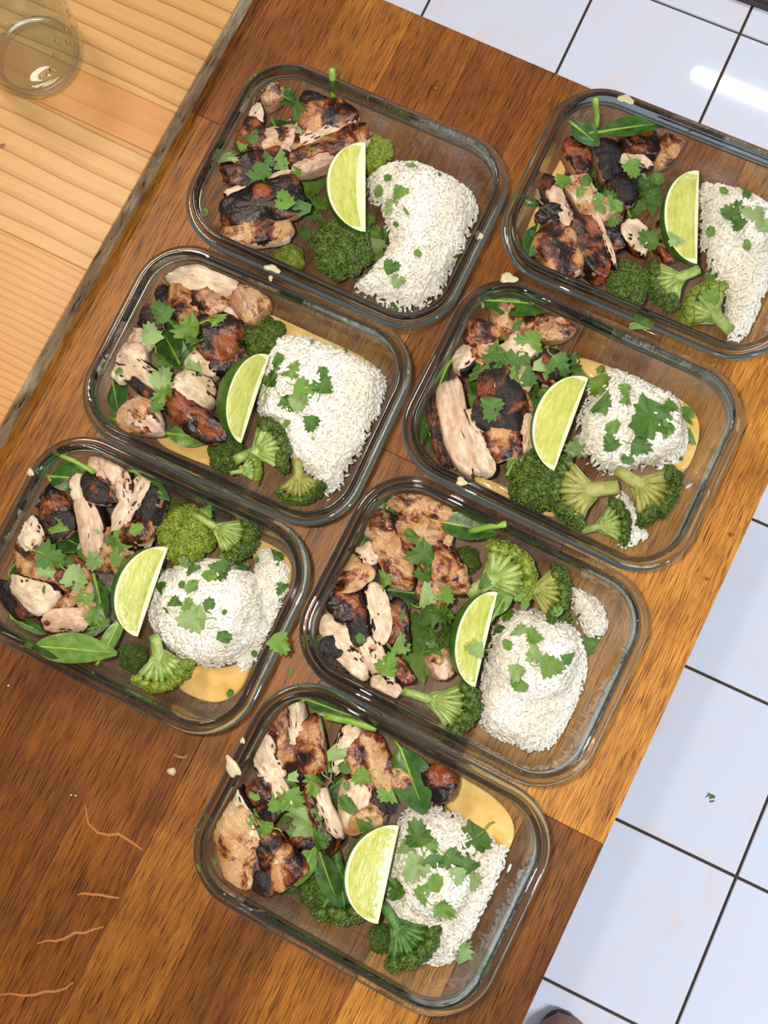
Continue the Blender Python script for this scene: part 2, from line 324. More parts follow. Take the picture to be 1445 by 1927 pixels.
# ------------------------------------------------------------------ oak table
def build_table():
    rnd = random.Random(4)
    tb = empty('oak_table', uv(0.1, -0.1, FLOOR_Z), ROT_U, label='oiled oak butcher block table carrying the seven glass boxes', category='table')
    inv = tb.matrix_basis.inverted()
    inv = (Matrix.Translation(tb.location) @ Matrix.Rotation(ROT_U, 4, 'Z')).inverted()
    W0, w, TH = 0.166, 0.0558, 0.038
    joints = {0: [0.060], 1: [-0.21, 0.30], 2: [-0.05, 0.42], 3: [-0.33, 0.18], 4: [-0.12, 0.36], 5: [-0.30, 0.10], 6: [-0.16, 0.33], 7: [-0.36, -0.02, 0.40], 8: [-0.2935, 0.14], 9: [-0.2935, 0.2], 10: [0.0], 11: [-0.2, 0.3]}
    tones = {0: [(214, 152, 86), (134, 84, 40)], 1: [(190, 130, 70), (214, 154, 90), (150, 94, 44)], 2: [(168, 106, 50), (176, 118, 60), (150, 96, 46)], 3: [(150, 94, 44), (172, 112, 56), (140, 88, 40)],
             4: [(160, 102, 48), (168, 112, 56), (146, 92, 40)], 5: [(150, 92, 42), (186, 128, 72), (144, 90, 40)], 6: [(156, 98, 46), (136, 84, 38), (116, 68, 28)], 7: [(170, 112, 54), (156, 98, 46), (124, 74, 32), (112, 66, 27)],
             8: [(150, 92, 40), (176, 118, 56), (164, 106, 50)], 9: [(140, 86, 40), (184, 126, 60), (170, 112, 54)], 10: [(160, 100, 50), (160, 100, 50)], 11: [(150, 96, 46), (160, 100, 50), (150, 96, 46)]}
    staves = []
    for k in range(12):
        ends = [-0.442] + joints[k] + [0.72]
        v1 = W0 - w * k; v0 = v1 - w
        for i in range(len(ends) - 1):
            u0, u1 = ends[i] + 0.0001, ends[i + 1] - 0.0001
            L = u1 - u0
            st = obj('stave', box_mesh('stave', -L / 2, L / 2, -w / 2 + 0.00008, w / 2 - 0.00008, -TH, 0, 0.0003), M['oak'], tb)
            st.matrix_local = inv @ (Matrix.Translation(uv((u0 + u1) / 2, (v0 + v1) / 2)) @ Matrix.Rotation(ROT_U, 4, 'Z'))
            c = s2l(*tones[k][i]); st.color = (*c, 1); staves.append((u0, u1, v0, v1, st))
    # pale ray flecks in the dark staves at the near left
    for pts in ([(160, 1515), (166, 1550), (184, 1567), (205, 1572), (222, 1569), (240, 1580), (256, 1591), (268, 1600)],
                [(146, 1684), (158, 1681), (172, 1683), (190, 1684), (206, 1688), (224, 1690)],
                [(70, 1776), (88, 1770), (106, 1771), (122, 1766), (142, 1755), (158, 1756), (176, 1749), (196, 1744)],
                [(0, 1872), (20, 1870), (44, 1874), (66, 1872), (84, 1866), (104, 1866), (124, 1860), (138, 1848)],
                [(326, 1420), (336, 1424), (346, 1426), (352, 1421)], [(560, 115), (0, 0)][:0]):
        if not pts: continue
        P = [at(x, y, 0.0001) for x, y in pts]; vv, ff = [], []
        for i, p in enumerate(P):
            t = (P[min(i + 1, len(P) - 1)] - P[max(i - 1, 0)]).normalized(); n = Vector((-t.y, t.x, 0)); hw = 0.0009 * (0.35 + 0.65 * math.sin(PI * (i + 0.3) / len(P)))
            vv += [p - n * hw, p + n * hw, p + Vector((0, 0, 0.00012))]
        for i in range(len(P) - 1):
            a, b_ = 3 * i, 3 * i + 3
            ff += [(a, b_, b_ + 2, a + 2), (a + 2, b_ + 2, b_ + 1, a + 1)]
        f = obj('ray_fleck', mesh_from('ray_fleck', [inv @ p for p in vv], ff), M['scratch'], tb)
    for u0, v0 in ((-0.40, 0.12), (-0.40, -0.46), (0.66, 0.12), (0.66, -0.46)):
        lg = obj('leg', box_mesh('leg', -0.035, 0.035, -0.035, 0.035, 0.0, -FLOOR_Z - TH, 0.003), M['table_leg'], tb)
        lg.matrix_local = inv @ (Matrix.Translation(uv(u0, v0, FLOOR_Z)) @ Matrix.Rotation(ROT_U, 4, 'Z'))
build_table()

PINE_Z = 0.018
def build_pine():
    pb = empty('pine_board', uv(-0.1, -0.5, 0.0004), ROT_U, label='pale knotty pine board lying along the left edge of the oak table', category='board')
    vE = -0.347
    cuts = [-0.62]
    for x, y in ((338, 216), (292, 292), (186, 520)):
        q = at(x, y, PINE_Z); cuts.append(q.dot(U))
    cuts.append(0.45)
    for i, (mt, dv) in enumerate((('pine_wide', 0), ('pine_heart', 0), ('pine_wide', 0), ('pine_fine', 0))):
        u0, u1 = cuts[i], cuts[i + 1]; L = u1 - u0
        p = obj('plank', box_mesh('plank', -L / 2 + 0.00005, L / 2 - 0.00005, -0.36, 0.0, 0.0, PINE_Z, 0.0006), M[mt], pb)
        p.location = ((u0 + u1) / 2 + 0.1, vE + 0.5, 0)
        # the grey weathered sawn edge of the plank, with dark bark pits
        n = max(6, int(L / 0.004)); vv, ff = [], []
        for k in range(n + 1):
            x = -L / 2 + L * k / n; a = nz((x + u0 * 9, i, 0), 60, 2) * 0.0007
            vv += [(x, 0.0006 + abs(a), 0.0), (x, 0.0012 + a, PINE_Z * 0.5), (x, 0.0002 + abs(a) * 0.3, PINE_Z - 0.0002)]
        for k in range(n):
            for r in (0, 1): ff.append((3 * k + r, 3 * k + 3 + r, 3 * k + 4 + r, 3 * k + 1 + r))
        obj('sawn_edge', mesh_from('sawn_edge', vv, ff), M['pine_edge'], p)
    # the knot at the left edge of the picture
    kc = at(4, 276, PINE_Z); vv, ff = [Vector((0, 0, 0.0005))], []
    for k in range(18):
        a = 2 * PI * k / 18; vv.append(Vector((0.012 * math.cos(a) * (1 + 0.2 * math.sin(3 * a)), 0.008 * math.sin(a), 0.0001)))
        ff.append((0, 1 + k, 1 + (k + 1) % 18))
    kn = obj('knot', mesh_from('knot', vv, ff), simple('knot_wood', s2l(150, 84, 40), 0.5), pb)
    kn.matrix_local = (Matrix.Translation(pb.location) @ Matrix.Rotation(ROT_U, 4, 'Z')).inverted() @ Matrix.Translation(kc) @ Matrix.Rotation(0.5, 4, 'Z')
build_pine()

# ------------------------------------------------------------------ glass boxes
BOX_W, BOX_H, BOX_R, BOX_Z = 0.2090, 0.1520, 0.0400, 0.058
BOXES = {1: (-0.05287184, 0.32213762, -25.6705), 2: (0.16945182, 0.29667025, -24.9686), 3: (-0.12080999, 0.18502955, -24.8676), 4: (0.09974343, 0.15488477, -26.5811),
         5: (-0.18844918, 0.04825184, -25.0125), 6: (0.03158591, 0.01794243, -26.8515), 7: (-0.03486623, -0.11973037, -27.3867)}
BOXNAME = {1: 'top left box', 2: 'top right box', 3: 'middle left box', 4: 'second right box', 5: 'lowest left box', 6: 'third right box', 7: 'bottom box'}
def rrect(off, n=12):
    w, h, r = BOX_W / 2 - off, BOX_H / 2 - off, max(BOX_R - off, 0.004); P = []
    for cx_, cy_, a0 in ((w - r, h - r, 0), (-(w - r), h - r, 90), (-(w - r), -(h - r), 180), (w - r, -(h - r), 270)):
        for k in range(n + 1):
            a = math.radians(a0 + 90 * k / n); P.append((cx_ + r * math.cos(a), cy_ + r * math.sin(a)))
    return P
def loft(profile, closed):
    V_, F_ = [], []; m = len(rrect(0))
    for off, z in profile: V_ += [(x, y, z) for x, y in rrect(off)]
    n = len(profile)
    for i in range(n if closed else n - 1):
        j = (i + 1) % n
        for k in range(m):
            k2 = (k + 1) % m; F_.append((i * m + k, i * m + k2, j * m + k2, j * m + k))
    return V_, F_, m
def smooth_profile(pts, sub=3, closed=False):
    out = []; n = len(pts)
    for i in range(n if closed else n - 1):
        p0, p1, p2, p3 = (pts[(i - 1) % n], pts[i], pts[(i + 1) % n], pts[(i + 2) % n]) if closed else (pts[max(i - 1, 0)], pts[i], pts[i + 1], pts[min(i + 2, n - 1)])
        for s in range(sub):
            t = s / sub
            out.append(tuple(0.5 * (2 * p1[a] + (p2[a] - p0[a]) * t + (2 * p0[a] - 5 * p1[a] + 4 * p2[a] - p3[a]) * t * t + (3 * p1[a] - p0[a] - 3 * p2[a] + p3[a]) * t ** 3) for a in (0, 1)))
    if not closed: out.append(pts[-1])
    return out
INNER = [(0.0098, 0.046), (0.0110, 0.034), (0.0122, 0.020), (0.0142, 0.012), (0.0180, 0.0078), (0.0230, 0.0062)]
def wall_off(z):
    for (o0, z0), (o1, z1) in zip(INNER[:-1], INNER[1:]):
        if z <= z0 and z >= z1: return o0 + (o1 - o0) * (z0 - z) / (z0 - z1)
    return 0.0098 if z > 0.046 else 0.023
def box_meshes():
    flange = smooth_profile([(0.0054, 0.0462), (0.0030, 0.0478), (0.0006, 0.0490), (0.0, 0.0508), (0.0008, 0.0524), (0.0030, 0.0531), (0.0048, 0.0528), (0.0054, 0.0505)], 2, True)
    v, f, m = loft(flange, True); fl_me = mesh_from('flange', v, f)
    rim = smooth_profile([(0.0056, 0.0462), (0.0055, 0.0505), (0.0054, 0.0545), (0.0056, 0.0568), (0.0064, 0.0580), (0.0082, 0.0580), (0.0093, 0.0568), (0.0097, 0.0520), (0.0098, 0.0462)], 2, True)
    v, f, m = loft(rim, True); rim_me = mesh_from('rim', v, f)
    inner = smooth_profile(INNER, 3); v, f, m = loft(inner, False)
    f.append(tuple(range((len(inner) - 1) * m, len(inner) * m)))
    outer = smooth_profile([(0.0057, 0.046), (0.0070, 0.034), (0.0082, 0.018), (0.0102, 0.008), (0.0150, 0.0022), (0.0200, 0.0004)], 3); v2, f2, m = loft(outer, False)
    f2 = [q[::-1] for q in f2]; f2.append(tuple(range((len(outer) - 1) * m, len(outer) * m))[::-1])
    return rim_me, mesh_from('inner_wall', v, f), mesh_from('body', v2, f2), fl_me
RIM, INN, BODY, FLANGE = box_meshes()
LOOK = {1: 'with a large dark broccoli crown', 2: 'cut off by the right edge', 3: 'with a flat bed of rice', 4: 'with three sliced broccoli florets', 5: 'with a smooth round rice dome', 6: 'with rice in a tall dome', 7: 'nearest the bottom edge'}
for b, (x, y, a) in BOXES.items():
    o = empty('glass_container', (x, y, 0.0), math.radians(a), label='clear glass meal box, the %s, %s' % (BOXNAME[b], LOOK[b]), category='container', group='glass meal boxes on the oak table')
    obj('rim', RIM, M['glass_edge'], o, label='thick dark teal glass lip'); obj('flange', FLANGE, M['glass_rim'], o, label='clear snap flange around the lip'); obj('body', BODY, M['glass_wall'], o); obj('inner_wall', INN, M['glass_fogged'], o)
def box_matrix(b):
    x, y, a = BOXES[b]; return Matrix.Translation((x, y, 0)) @ Matrix.Rotation(math.radians(a), 4, 'Z')
def inside(b, p, margin=0.002, zlow=None):
    """pull a world point inside the glass of box b"""
    mi = box_matrix(b).inverted(); q = mi @ Vector((p.x, p.y, 0)); off = wall_off(p.z if zlow is None else zlow) + margin
    w, h, r = BOX_W / 2 - off, BOX_H / 2 - off, max(BOX_R - off, 0.004)
    x = max(-w, min(w, q.x)); y = max(-h, min(h, q.y))
    cx_, cy_ = max(-(w - r), min(w - r, x)), max(-(h - r), min(h - r, y)); dx, dy = x - cx_, y - cy_; d = math.hypot(dx, dy)
    if d > r: x, y = cx_ + dx * r / d, cy_ + dy * r / d
    w3 = box_matrix(b) @ Vector((x, y, 0)); return Vector((w3.x, w3.y, p.z))

# ------------------------------------------------------------------ food: generators
CROP = {1: (330, 80, 2.223), 2: (920, 140, 2.752), 3: (130, 440, 2.189), 4: (740, 500, 2.125), 5: (0, 800, 2.408), 6: (550, 880, 2.094), 7: (340, 1270, 2.007)}
def full(b, x, y):
    ox, oy, s = CROP[b]; return ox + x / s, oy + y / s
def pt(b, x, y, z): return at(*full(b, x, y), z)
ORD = ['nearest', 'second', 'third', 'fourth', 'fifth', 'sixth', 'seventh', 'eighth', 'ninth', 'tenth', 'eleventh', 'twelfth', 'thirteenth', 'fourteenth', 'fifteenth', 'sixteenth', 'seventeenth', 'eighteenth', 'nineteenth', 'twentieth']
SOLID = {b: [] for b in BOXES}          # world-space triangles that herbs may rest on
def add_solid(b, me, mw):
    me.calc_loop_triangles()
    SOLID[b].append(([mw @ v.co for v in me.vertices], [tuple(t.vertices) for t in me.loop_triangles]))

def frame(x_axis, z_axis, loc):
    x = x_axis.normalized(); y = z_axis.cross(x).normalized(); z = x.cross(y)
    return Matrix(((x.x, y.x, z.x, loc.x), (x.y, y.y, z.y, loc.y), (x.z, y.z, z.z, loc.z), (0, 0, 0, 1)))

LIMEPOS = {}
# --- lime wedge: ridge between the tips, two flat cut faces, rind behind
def lime(b, top, bot, left, tilt, core, label):
    zt = 0.050
    A, B = pt(b, *bot, zt - 0.004), pt(b, *top, zt); ax = (B - A).normalized(); mid = (A + B) / 2; a = (B - A).length / 2
    Lp = pt(b, *left, zt); e = (Lp - mid); e -= ax * e.dot(ax); wv = e.length
    t = math.radians(tilt); rb = wv if tilt < 40 else wv * 0.93
    e = Vector((e.x, e.y, 0)).normalized()
    mw = Matrix.Translation(mid) @ Matrix(((ax.x, e.x, 0, 0), (ax.y, e.y, 0, 0), (ax.z, e.z, 1, 0), (0, 0, 0, 1)))
    mi = mw.inverted(); om = math.radians(78); NS, NR, NP = 44, 9, 16
    prof = lambda s: (1 - abs(s) ** 2.15) ** 0.55
    def P(s, r, ph): return Vector((a * s, rb * prof(s) * r * math.cos(ph), rb * prof(s) * r * math.sin(ph)))
    o = empty('lime_wedge', mid, 0, label=label, category='lime', group='lime wedges on the meals'); o.matrix_world = mw
    ss = [-math.cos(PI * i / (NS - 1)) * 0.9995 for i in range(NS)]
    # rind
    V_, F_ = [], []
    for s in ss:
        for k in range(NP + 1): V_.append(P(s, 1.0, t - om * k / NP))
    for i in range(NS - 1):
        for k in range(NP):
            q = i * (NP + 1) + k; F_.append((q, q + 1, q + NP + 2, q + NP + 1))
    rme = mesh_from('rind', V_, F_); rind = obj('rind', rme, M['lime_rind'], o, label='glossy green rind')
    # pith: both cut faces, with a thin green edge left outside
    V_, F_ = [], []
    for ph in (t, t - om):
        b0 = len(V_)
        for s in ss:
            for k in range(NR + 1): V_.append(P(s * 0.992, 0.975 * k / NR, ph))
        for i in range(NS - 1):
            for k in range(NR):
                q = b0 + i * (NR + 1) + k; F_.append((q, q + 1, q + NR + 2, q + NR + 1))
    pme = mesh_from('pith', V_, F_); obj('pith', pme, M['lime_pith'], o, label='creamy white pith')
    # rim of the rind around each cut face
    V_, F_ = [], []
    for ph in (t, t - om):
        b0 = len(V_)
        for s in ss: V_ += [P(s * 0.992, 0.975, ph), P(s, 1.0, ph)]
        for i in range(NS - 1): q = b0 + 2 * i; F_.append((q, q + 1, q + 3, q + 2))
    obj('rind_edge', mesh_from('rind_edge', V_, F_), M['lime_rind'], rind)
    # flesh: juicy segment, slightly domed above the cut
    for ph, nv in ((t, 1), (t - om, -1)):
        V_, F_ = [], []; nn = Vector((0, -math.sin(ph), math.cos(ph))) * nv
        for i, s in enumerate(ss):
            for k in range(NR + 1):
                r = core + (0.90 - core) * k / NR; p = P(s * 0.90, r, ph); edge = min(1.0, (1 - abs(s)) * 6, k / 1.5, (NR - k) / 1.5)
                p += nn * (0.0002 + 0.0007 * max(0, edge)) ; V_.append(p + nn * 0.00035 * nz(p, 700, b))
        for i in range(NS - 1):
            for k in range(NR):
                q = i * (NR + 1) + k; F_.append((q, q + 1, q + NR + 2, q + NR + 1))
        obj('flesh', mesh_from('flesh', V_, F_), M['lime_flesh'], o, label='pale yellow green juicy flesh')
    add_solid(b, pme, mw); add_solid(b, rme, mw)
    LIMEPOS[b] = mid

# --- chicken slice
CH_COUNT = {}
CH_LIST = []
def chicken(b, x, y, L, W, ang, kind, rnd, z=None):
    zc = z if z is not None else 0.0315 + rnd.random() * 0.005 + (0.002 if kind == 'p' else 0)
    an = math.radians(ang); dx, dy = math.cos(an), math.sin(an)
    p0, p1 = pt(b, x - dx * L / 2, y - dy * L / 2, zc), pt(b, x + dx * L / 2, y + dy * L / 2, zc)
    q0, q1 = pt(b, x + dy * W / 2, y - dx * W / 2, zc), pt(b, x - dy * W / 2, y + dx * W / 2, zc)
    l, w = (p1 - p0).length * 1.16, (q1 - q0).length * 1.34; th = min(0.016, max(0.010, 0.6 * w)); c = (p0 + p1) / 2
    roll = math.radians(rnd.uniform(-16, 16)); pitch = math.radians(rnd.uniform(-6, 6))
    mw = Matrix.Translation(c) @ Matrix.Rotation(math.atan2(p1.y - p0.y, p1.x - p0.x), 4, 'Z') @ Matrix.Rotation(pitch, 4, 'Y') @ Matrix.Rotation(roll, 4, 'X')
    seed = rnd.random() * 50; bend = rnd.uniform(-0.16, 0.16) * w; skew = rnd.uniform(-0.3, 0.3); NA = 48; tap = rnd.uniform(-0.25, 0.25)
    ex = rnd.uniform(2.3, 3.6); cor = [rnd.uniform(0, 2 * PI) for _ in range(3)]; dome = 0.26 if kind == 'm' else rnd.uniform(0.08, 0.16)
    rings = [(0.35, -0.5), (0.8, -0.5), (0.93, -0.45), (0.985, -0.3), (1.0, 0.0), (0.99, 0.22), (0.955, 0.40), (0.90, 0.49), (0.80, 0.52), (0.66, 0.53 + dome * 0.4), (0.50, 0.54 + dome * 0.7), (0.33, 0.54 + dome * 0.9), (0.15, 0.54 + dome)]
    V_ = []
    out = []
    for k in range(NA):
        a = 2 * PI * k / NA; ca, sa = math.cos(a), math.sin(a); r = (abs(ca) ** ex + abs(sa) ** ex) ** (-1 / ex)
        r *= 1 + 0.12 * noise.noise(Vector((ca * 1.3 + seed, sa * 1.3, seed))) + 0.07 * noise.noise(Vector((ca * 3.1 + seed, sa * 3.1, 3 + seed)))
        for c0 in cor: r *= 1 - 0.13 * max(0, math.cos(a - c0)) ** 6
        out.append((ca * r, sa * r))
    for rs, zz in rings:
        for ca, sa in out:
            xx = ca * rs; p = Vector((xx * l / 2, sa * rs * w / 2 * (1 + tap * xx) + bend * (xx * xx - 0.4) + skew * zz * th, zz * th))
            n1 = nz(p, 90, seed); n2 = 1 - 2 * abs(nz(p, 170, seed + 3)); n3 = nz(p, 520, seed + 5); up = 1.0 if zz > 0.3 else 0.4
            V_.append(p + Vector((0, 0, up * (0.0022 * n1 + 0.0013 * n2 + 0.0005 * n3))) + Vector((p.x, p.y, 0)).normalized() * (0.0010 * n1 + 0.0006 * n3))
    F_ = []; NB = len(rings)
    for i in range(NB - 1):
        for k in range(NA):
            k2 = (k + 1) % NA; F_.append((i * NA + k, i * NA + k2, (i + 1) * NA + k2, (i + 1) * NA + k))
    F_.append(tuple(range(NA))[::-1]); F_.append(tuple(range((NB - 1) * NA, NB * NA)))
    mi = mw.inverted()
    V2 = []
    for p in V_:
        q = mw @ p
        if q.z < 0.009: q.z = 0.009
        V2.append(mi @ inside(b, q, 0.0016))
    meat_me = mesh_from('meat', V2, F_)
    pieces = {'p': ('pale cut', 'chicken_pale' if rnd.random() < 0.65 else 'chicken_pink', 'chicken_charred'), 'b': ('browned', 'chicken_pale', 'chicken_seared'), 'd': ('dark seared', 'chicken_brown', 'chicken_dark'), 'k': ('blackened', 'chicken_pink' if rnd.random() < 0.5 else 'chicken_brown', 'chicken_charred'),
              'm': ('glossy brown', 'chicken_brown' if rnd.random() < 0.6 else 'chicken_pink', 'chicken_golden'), 'g': ('golden', 'chicken_pale', 'chicken_golden')}[kind]
    o = empty('chicken_slice', c, 0, category='chicken', group='chicken slices in the ' + BOXNAME[b]); o.matrix_world = mw
    obj('meat', meat_me, M[pieces[1]], o)
    # the seared skin: a thin separate crust over part of the meat
    keep = []; side = rnd.choice((-1, 1))
    for f in meat_me.polygons:
        n, cc = f.normal, f.center; j = 0.30 * nz(cc, 170, seed + 9)
        if kind in 'bkgd': ok = n.z > 0.18 + j
        elif kind == 'm': ok = n.z > 0.42 + j * 1.6 and nz(cc, 110, seed + 4) > -0.1
        else: ok = n.y * side > 0.55 + j and n.z < 0.75
        if ok: keep.append(f.index)
    vm, vv, ff = {}, [], []
    for fi in keep:
        q = []
        for vi in meat_me.polygons[fi].vertices:
            if vi not in vm: vm[vi] = len(vv); vtx = meat_me.vertices[vi]; vv.append(vtx.co + vtx.normal * (0.00035 + 0.00045 * abs(nz(vtx.co, 500, seed))))
            q.append(vm[vi])
        ff.append(q)
    if ff: obj('seared_skin', mesh_from('seared_skin', vv, ff), M[pieces[2]], o, label='dark seared skin')
    add_solid(b, meat_me, mw)
    CH_LIST.append((b, pieces[0], o, c.copy()))

def label_chicken():
    for b in BOXES:
        for look in ('pale cut', 'browned', 'dark seared', 'blackened', 'glossy brown', 'golden'):
            L = sorted([x for x in CH_LIST if x[0] == b and x[1] == look], key=lambda x: (x[3] - LIMEPOS[b]).length)
            for i, x in enumerate(L):
                pos = 'nearest the lime wedge' if i == 0 else '%s from the lime wedge' % ORD[i]
                if len(L) == 1: x[2]['label'] = 'only %s chicken slice in the %s' % (look, BOXNAME[b])
                elif i == len(L) - 1: x[2]['label'] = '%s chicken slice farthest from the lime wedge in the %s' % (look, BOXNAME[b])
                else: x[2]['label'] = '%s chicken slice, %s in the %s' % (look, pos, BOXNAME[b])

# --- broccoli
def ico(sub=0):
    bm = bmesh.new(); bmesh.ops.create_icosphere(bm, subdivisions=sub + 1, radius=1.0)
    v = np.array([x.co[:] for x in bm.verts]); f = np.array([[y.index for y in x.verts] for x in bm.faces]); bm.free(); return v, f
ICO0, ICO1 = None, None
def buds_mesh(name, centers, radii, cores):
    """many small bud spheres and dark core spheres as one mesh"""
    v0, f0 = ico(0)
    n = len(centers); VV = (v0[None] * np.array(radii)[:, None, None] + np.array(centers)[:, None, :]).reshape(-1, 3)
    FF = (f0[None] + (np.arange(n) * len(v0))[:, None, None]).reshape(-1, 3)
    v1, f1 = ico(1); off = len(VV); L = [VV]; LF = [FF]
    for c, r in cores:
        L.append(v1 * r + np.array(c)); LF.append(f1 + off); off += len(v1)
    return mesh_tris(name, np.concatenate(L), np.concatenate(LF))
def dome_floret(seed):
    rnd = random.Random(seed); subs = []; n = 17
    for i in range(n):
        zz = 1 - (i + 0.5) / n * 0.95; r = math.sqrt(1 - zz * zz); a = i * 2.39996 + rnd.uniform(-0.2, 0.2)
        k = rnd.uniform(0.60, 0.70); subs.append((Vector((r * math.cos(a) * k, r * math.sin(a) * k, zz * k * 0.9)), rnd.uniform(0.30, 0.38)))
    cs, rs = [], []
    for i, (c, r) in enumerate(subs):
        for k in range(210):
            d = Vector((rnd.gauss(0, 1), rnd.gauss(0, 1), rnd.gauss(0, 1))).normalized()
            if d.dot(c.normalized()) < -0.1: continue
            p = c + d * (r * rnd.uniform(0.95, 1.05))
            if any((p - c2).length < r2 * 0.93 for j, (c2, r2) in enumerate(subs) if j != i): continue
            cs.append(p[:]); rs.append(rnd.uniform(0.034, 0.052))
    crown = buds_mesh('crown', cs, rs, [(c[:], r * 0.97) for c, r in subs] + [((0, 0, 0.1), 0.6)])
    parts = [tube([(0, 0, -0.75), (0.02, 0, -0.45), (0, 0.02, -0.1), (0, 0, 0.2)], [0.24, 0.25, 0.30, 0.3], 12)]
    for c, r in subs[::2]: parts.append(tube([(0, 0, -0.3), c * 0.55 + Vector((0, 0, -0.12)), c * 0.95], [0.12, 0.11, 0.13], 8))
    return crown, mesh_from('stem', *merge(parts))
def side_floret(seed, spread=62, slim=1.0):
    rnd = random.Random(seed); cs, rs, cores, parts, fine = [], [], [], [], []
    # the fused body of the branches
    na, FV, FF_ = 14, [], []
    for zz in (-1, 1):
        for q in range(5):
            r_ = 0.10 + 0.16 * q
            for k in range(na + 1):
                a = math.radians(-spread * 0.95 + 1.9 * spread * k / na); rr_ = r_ * (1 + 0.06 * math.sin(k * 2.3 + seed)); FV.append(Vector((-0.34 + rr_ * (0.35 + 0.9 * math.cos(a)) * 0.95, rr_ * math.sin(a) * 1.0, zz * (0.15 - 0.012 * q + 0.022 * math.sin(k * 3.1 + q)))))
    off = 5 * (na + 1)
    for q in range(4):
        for k in range(na):
            a = q * (na + 1) + k; FF_ += [(a, a + 1, a + na + 2, a + na + 1), (off + a + na + 1, off + a + na + 2, off + a + 1, off + a)]
    for k in range(na):
        a = 4 * (na + 1) + k; FF_.append((a, a + 1, off + a + 1, off + a)); FF_.append((k + 1, k, off + k, off + k + 1))
    for q in range(4):
        for kk in (0, na): a = q * (na + 1) + kk; FF_.append((a, a + na + 1, off + a + na + 1, off + a))
    parts.append((FV, FF_))
    parts.append(tube([(-1.0, 0, 0), (-0.72, 0.01, 0.0), (-0.4, 0, 0.01), (-0.12, 0, 0), (0.05, 0, 0)], [0.16 * slim, 0.155 * slim, 0.17 * slim, 0.19 * slim, 0.14 * slim], 14))
    for layer, zz in ((0, -0.24), (1, 0.0), (2, 0.2)):
        m = 8 if layer == 1 else 7
        for i in range(m):
            a = math.radians(-spread + 2 * spread * (i + 0.5) / m + rnd.uniform(-5, 5)); rr = rnd.uniform(0.72, 0.9) * (0.94 if layer == 2 else 1.0)
            end = Vector((rr * math.cos(a), rr * math.sin(a) * 0.95, zz * rnd.uniform(0.7, 1.1)))
            st = Vector((-0.35 + 0.1 * layer, 0.13 * math.sin(a) * slim, zz * 0.4)); mid_ = st.lerp(end, 0.5) + Vector((0.02, 0, 0.03))
            tip = st.lerp(end, 0.82)
            parts.append(tube([st, mid_, tip], [0.085 * slim, 0.07 * slim, 0.06 * slim], 8))
            hr = rnd.uniform(0.15, 0.20); cores.append((end[:], hr * 0.95)); dirv = (end - st).normalized()
            for q in range(7):
                e = end + Vector((rnd.uniform(-1, 1), rnd.uniform(-1, 1), rnd.uniform(-0.6, 1))) * hr * 0.8
                parts.append(tube([tip, e], [0.035, 0.022], 5))
            for k in range(110):
                d = Vector((rnd.gauss(0, 1), rnd.gauss(0, 1), rnd.gauss(0, 1))).normalized()
                if d.dot(dirv) < -0.15 + (0.35 if d.z > 0.3 else 0): continue
                cs.append((end + d * hr * rnd.uniform(0.95, 1.2))[:]); rs.append(rnd.uniform(0.026, 0.043))
    return buds_mesh('crown', cs, rs, cores), mesh_from('stem', *merge(parts))
FLORETS = {'dome': [dome_floret(3), dome_floret(8)], 'side': [side_floret(5, 68), side_floret(12, 74, 1.1), side_floret(21, 58, 0.8)]}
def broccoli(b, kind, p0, p1, label, tone='dark', var=0, z=None, lift=0.0, spin=0.0, flat=1.0, lat=1.2):
    """dome: p0 the centre, p1 = radius; side: p0 the cut stem end, p1 the far edge of the crown"""
    crown, stem = FLORETS[kind][var % len(FLORETS[kind])]
    if kind == 'dome':
        c = pt(b, *p0, 0.03); r = (pt(b, p0[0] + p1, p0[1], 0.03) - c).length; zc = z if z is not None else max(0.006 + 0.4 * r, 0.046 - r)
        c = inside(b, pt(b, *p0, zc + r * 0.5), r * 1.0, zc); c.z = zc
        mw = Matrix.Translation(c) @ Matrix.Rotation(spin, 4, 'Z') @ Matrix.Rotation(lift, 4, 'X') @ Matrix.Diagonal((r, r, r * flat, 1))
    else:
        zc = z if z is not None else 0.030
        A, B = inside(b, pt(b, *p0, zc + 0.003), 0.005), inside(b, pt(b, *p1, zc), 0.006); d = B - A; ln = d.length; u = ln / 2.0; c = A + d * 0.5
        x = Vector((d.x, d.y, math.tan(lift) * ln)).normalized(); mw = frame(x, Vector((0, 0, 1)), Vector((c.x, c.y, zc))) @ Matrix.Rotation(spin, 4, 'X') @ Matrix.Diagonal((u, u * lat, u * flat, 1))
    o = empty('broccoli_floret', mw.translation, 0, label=label, category='broccoli', group='broccoli florets in the ' + BOXNAME[b]); o.matrix_world = mw
    cm, sm = {'dark': ('broccoli_bud', 'broccoli_branch_dark'), 'mid': ('broccoli_bud', 'broccoli_stem'), 'light': ('broccoli_bud_light', 'broccoli_stem'), 'olive': ('broccoli_bud', 'broccoli_stem_olive')}[tone]
    obj('crown', crown, M[cm], o, kind='stuff'); obj('stem', stem, M[sm], o)
    # a plain hull for resting herbs on
    v1, f1 = ico(1); sc_ = np.array((0.95, 0.95, 0.95)) if kind == 'dome' else np.array((0.95, 0.8, 0.28)); sh = np.array((0, 0, 0.05))
    SOLID[b].append(([mw @ Vector(tuple(q * sc_ + sh)) for q in v1], [tuple(int(i) for i in t) for t in f1]))

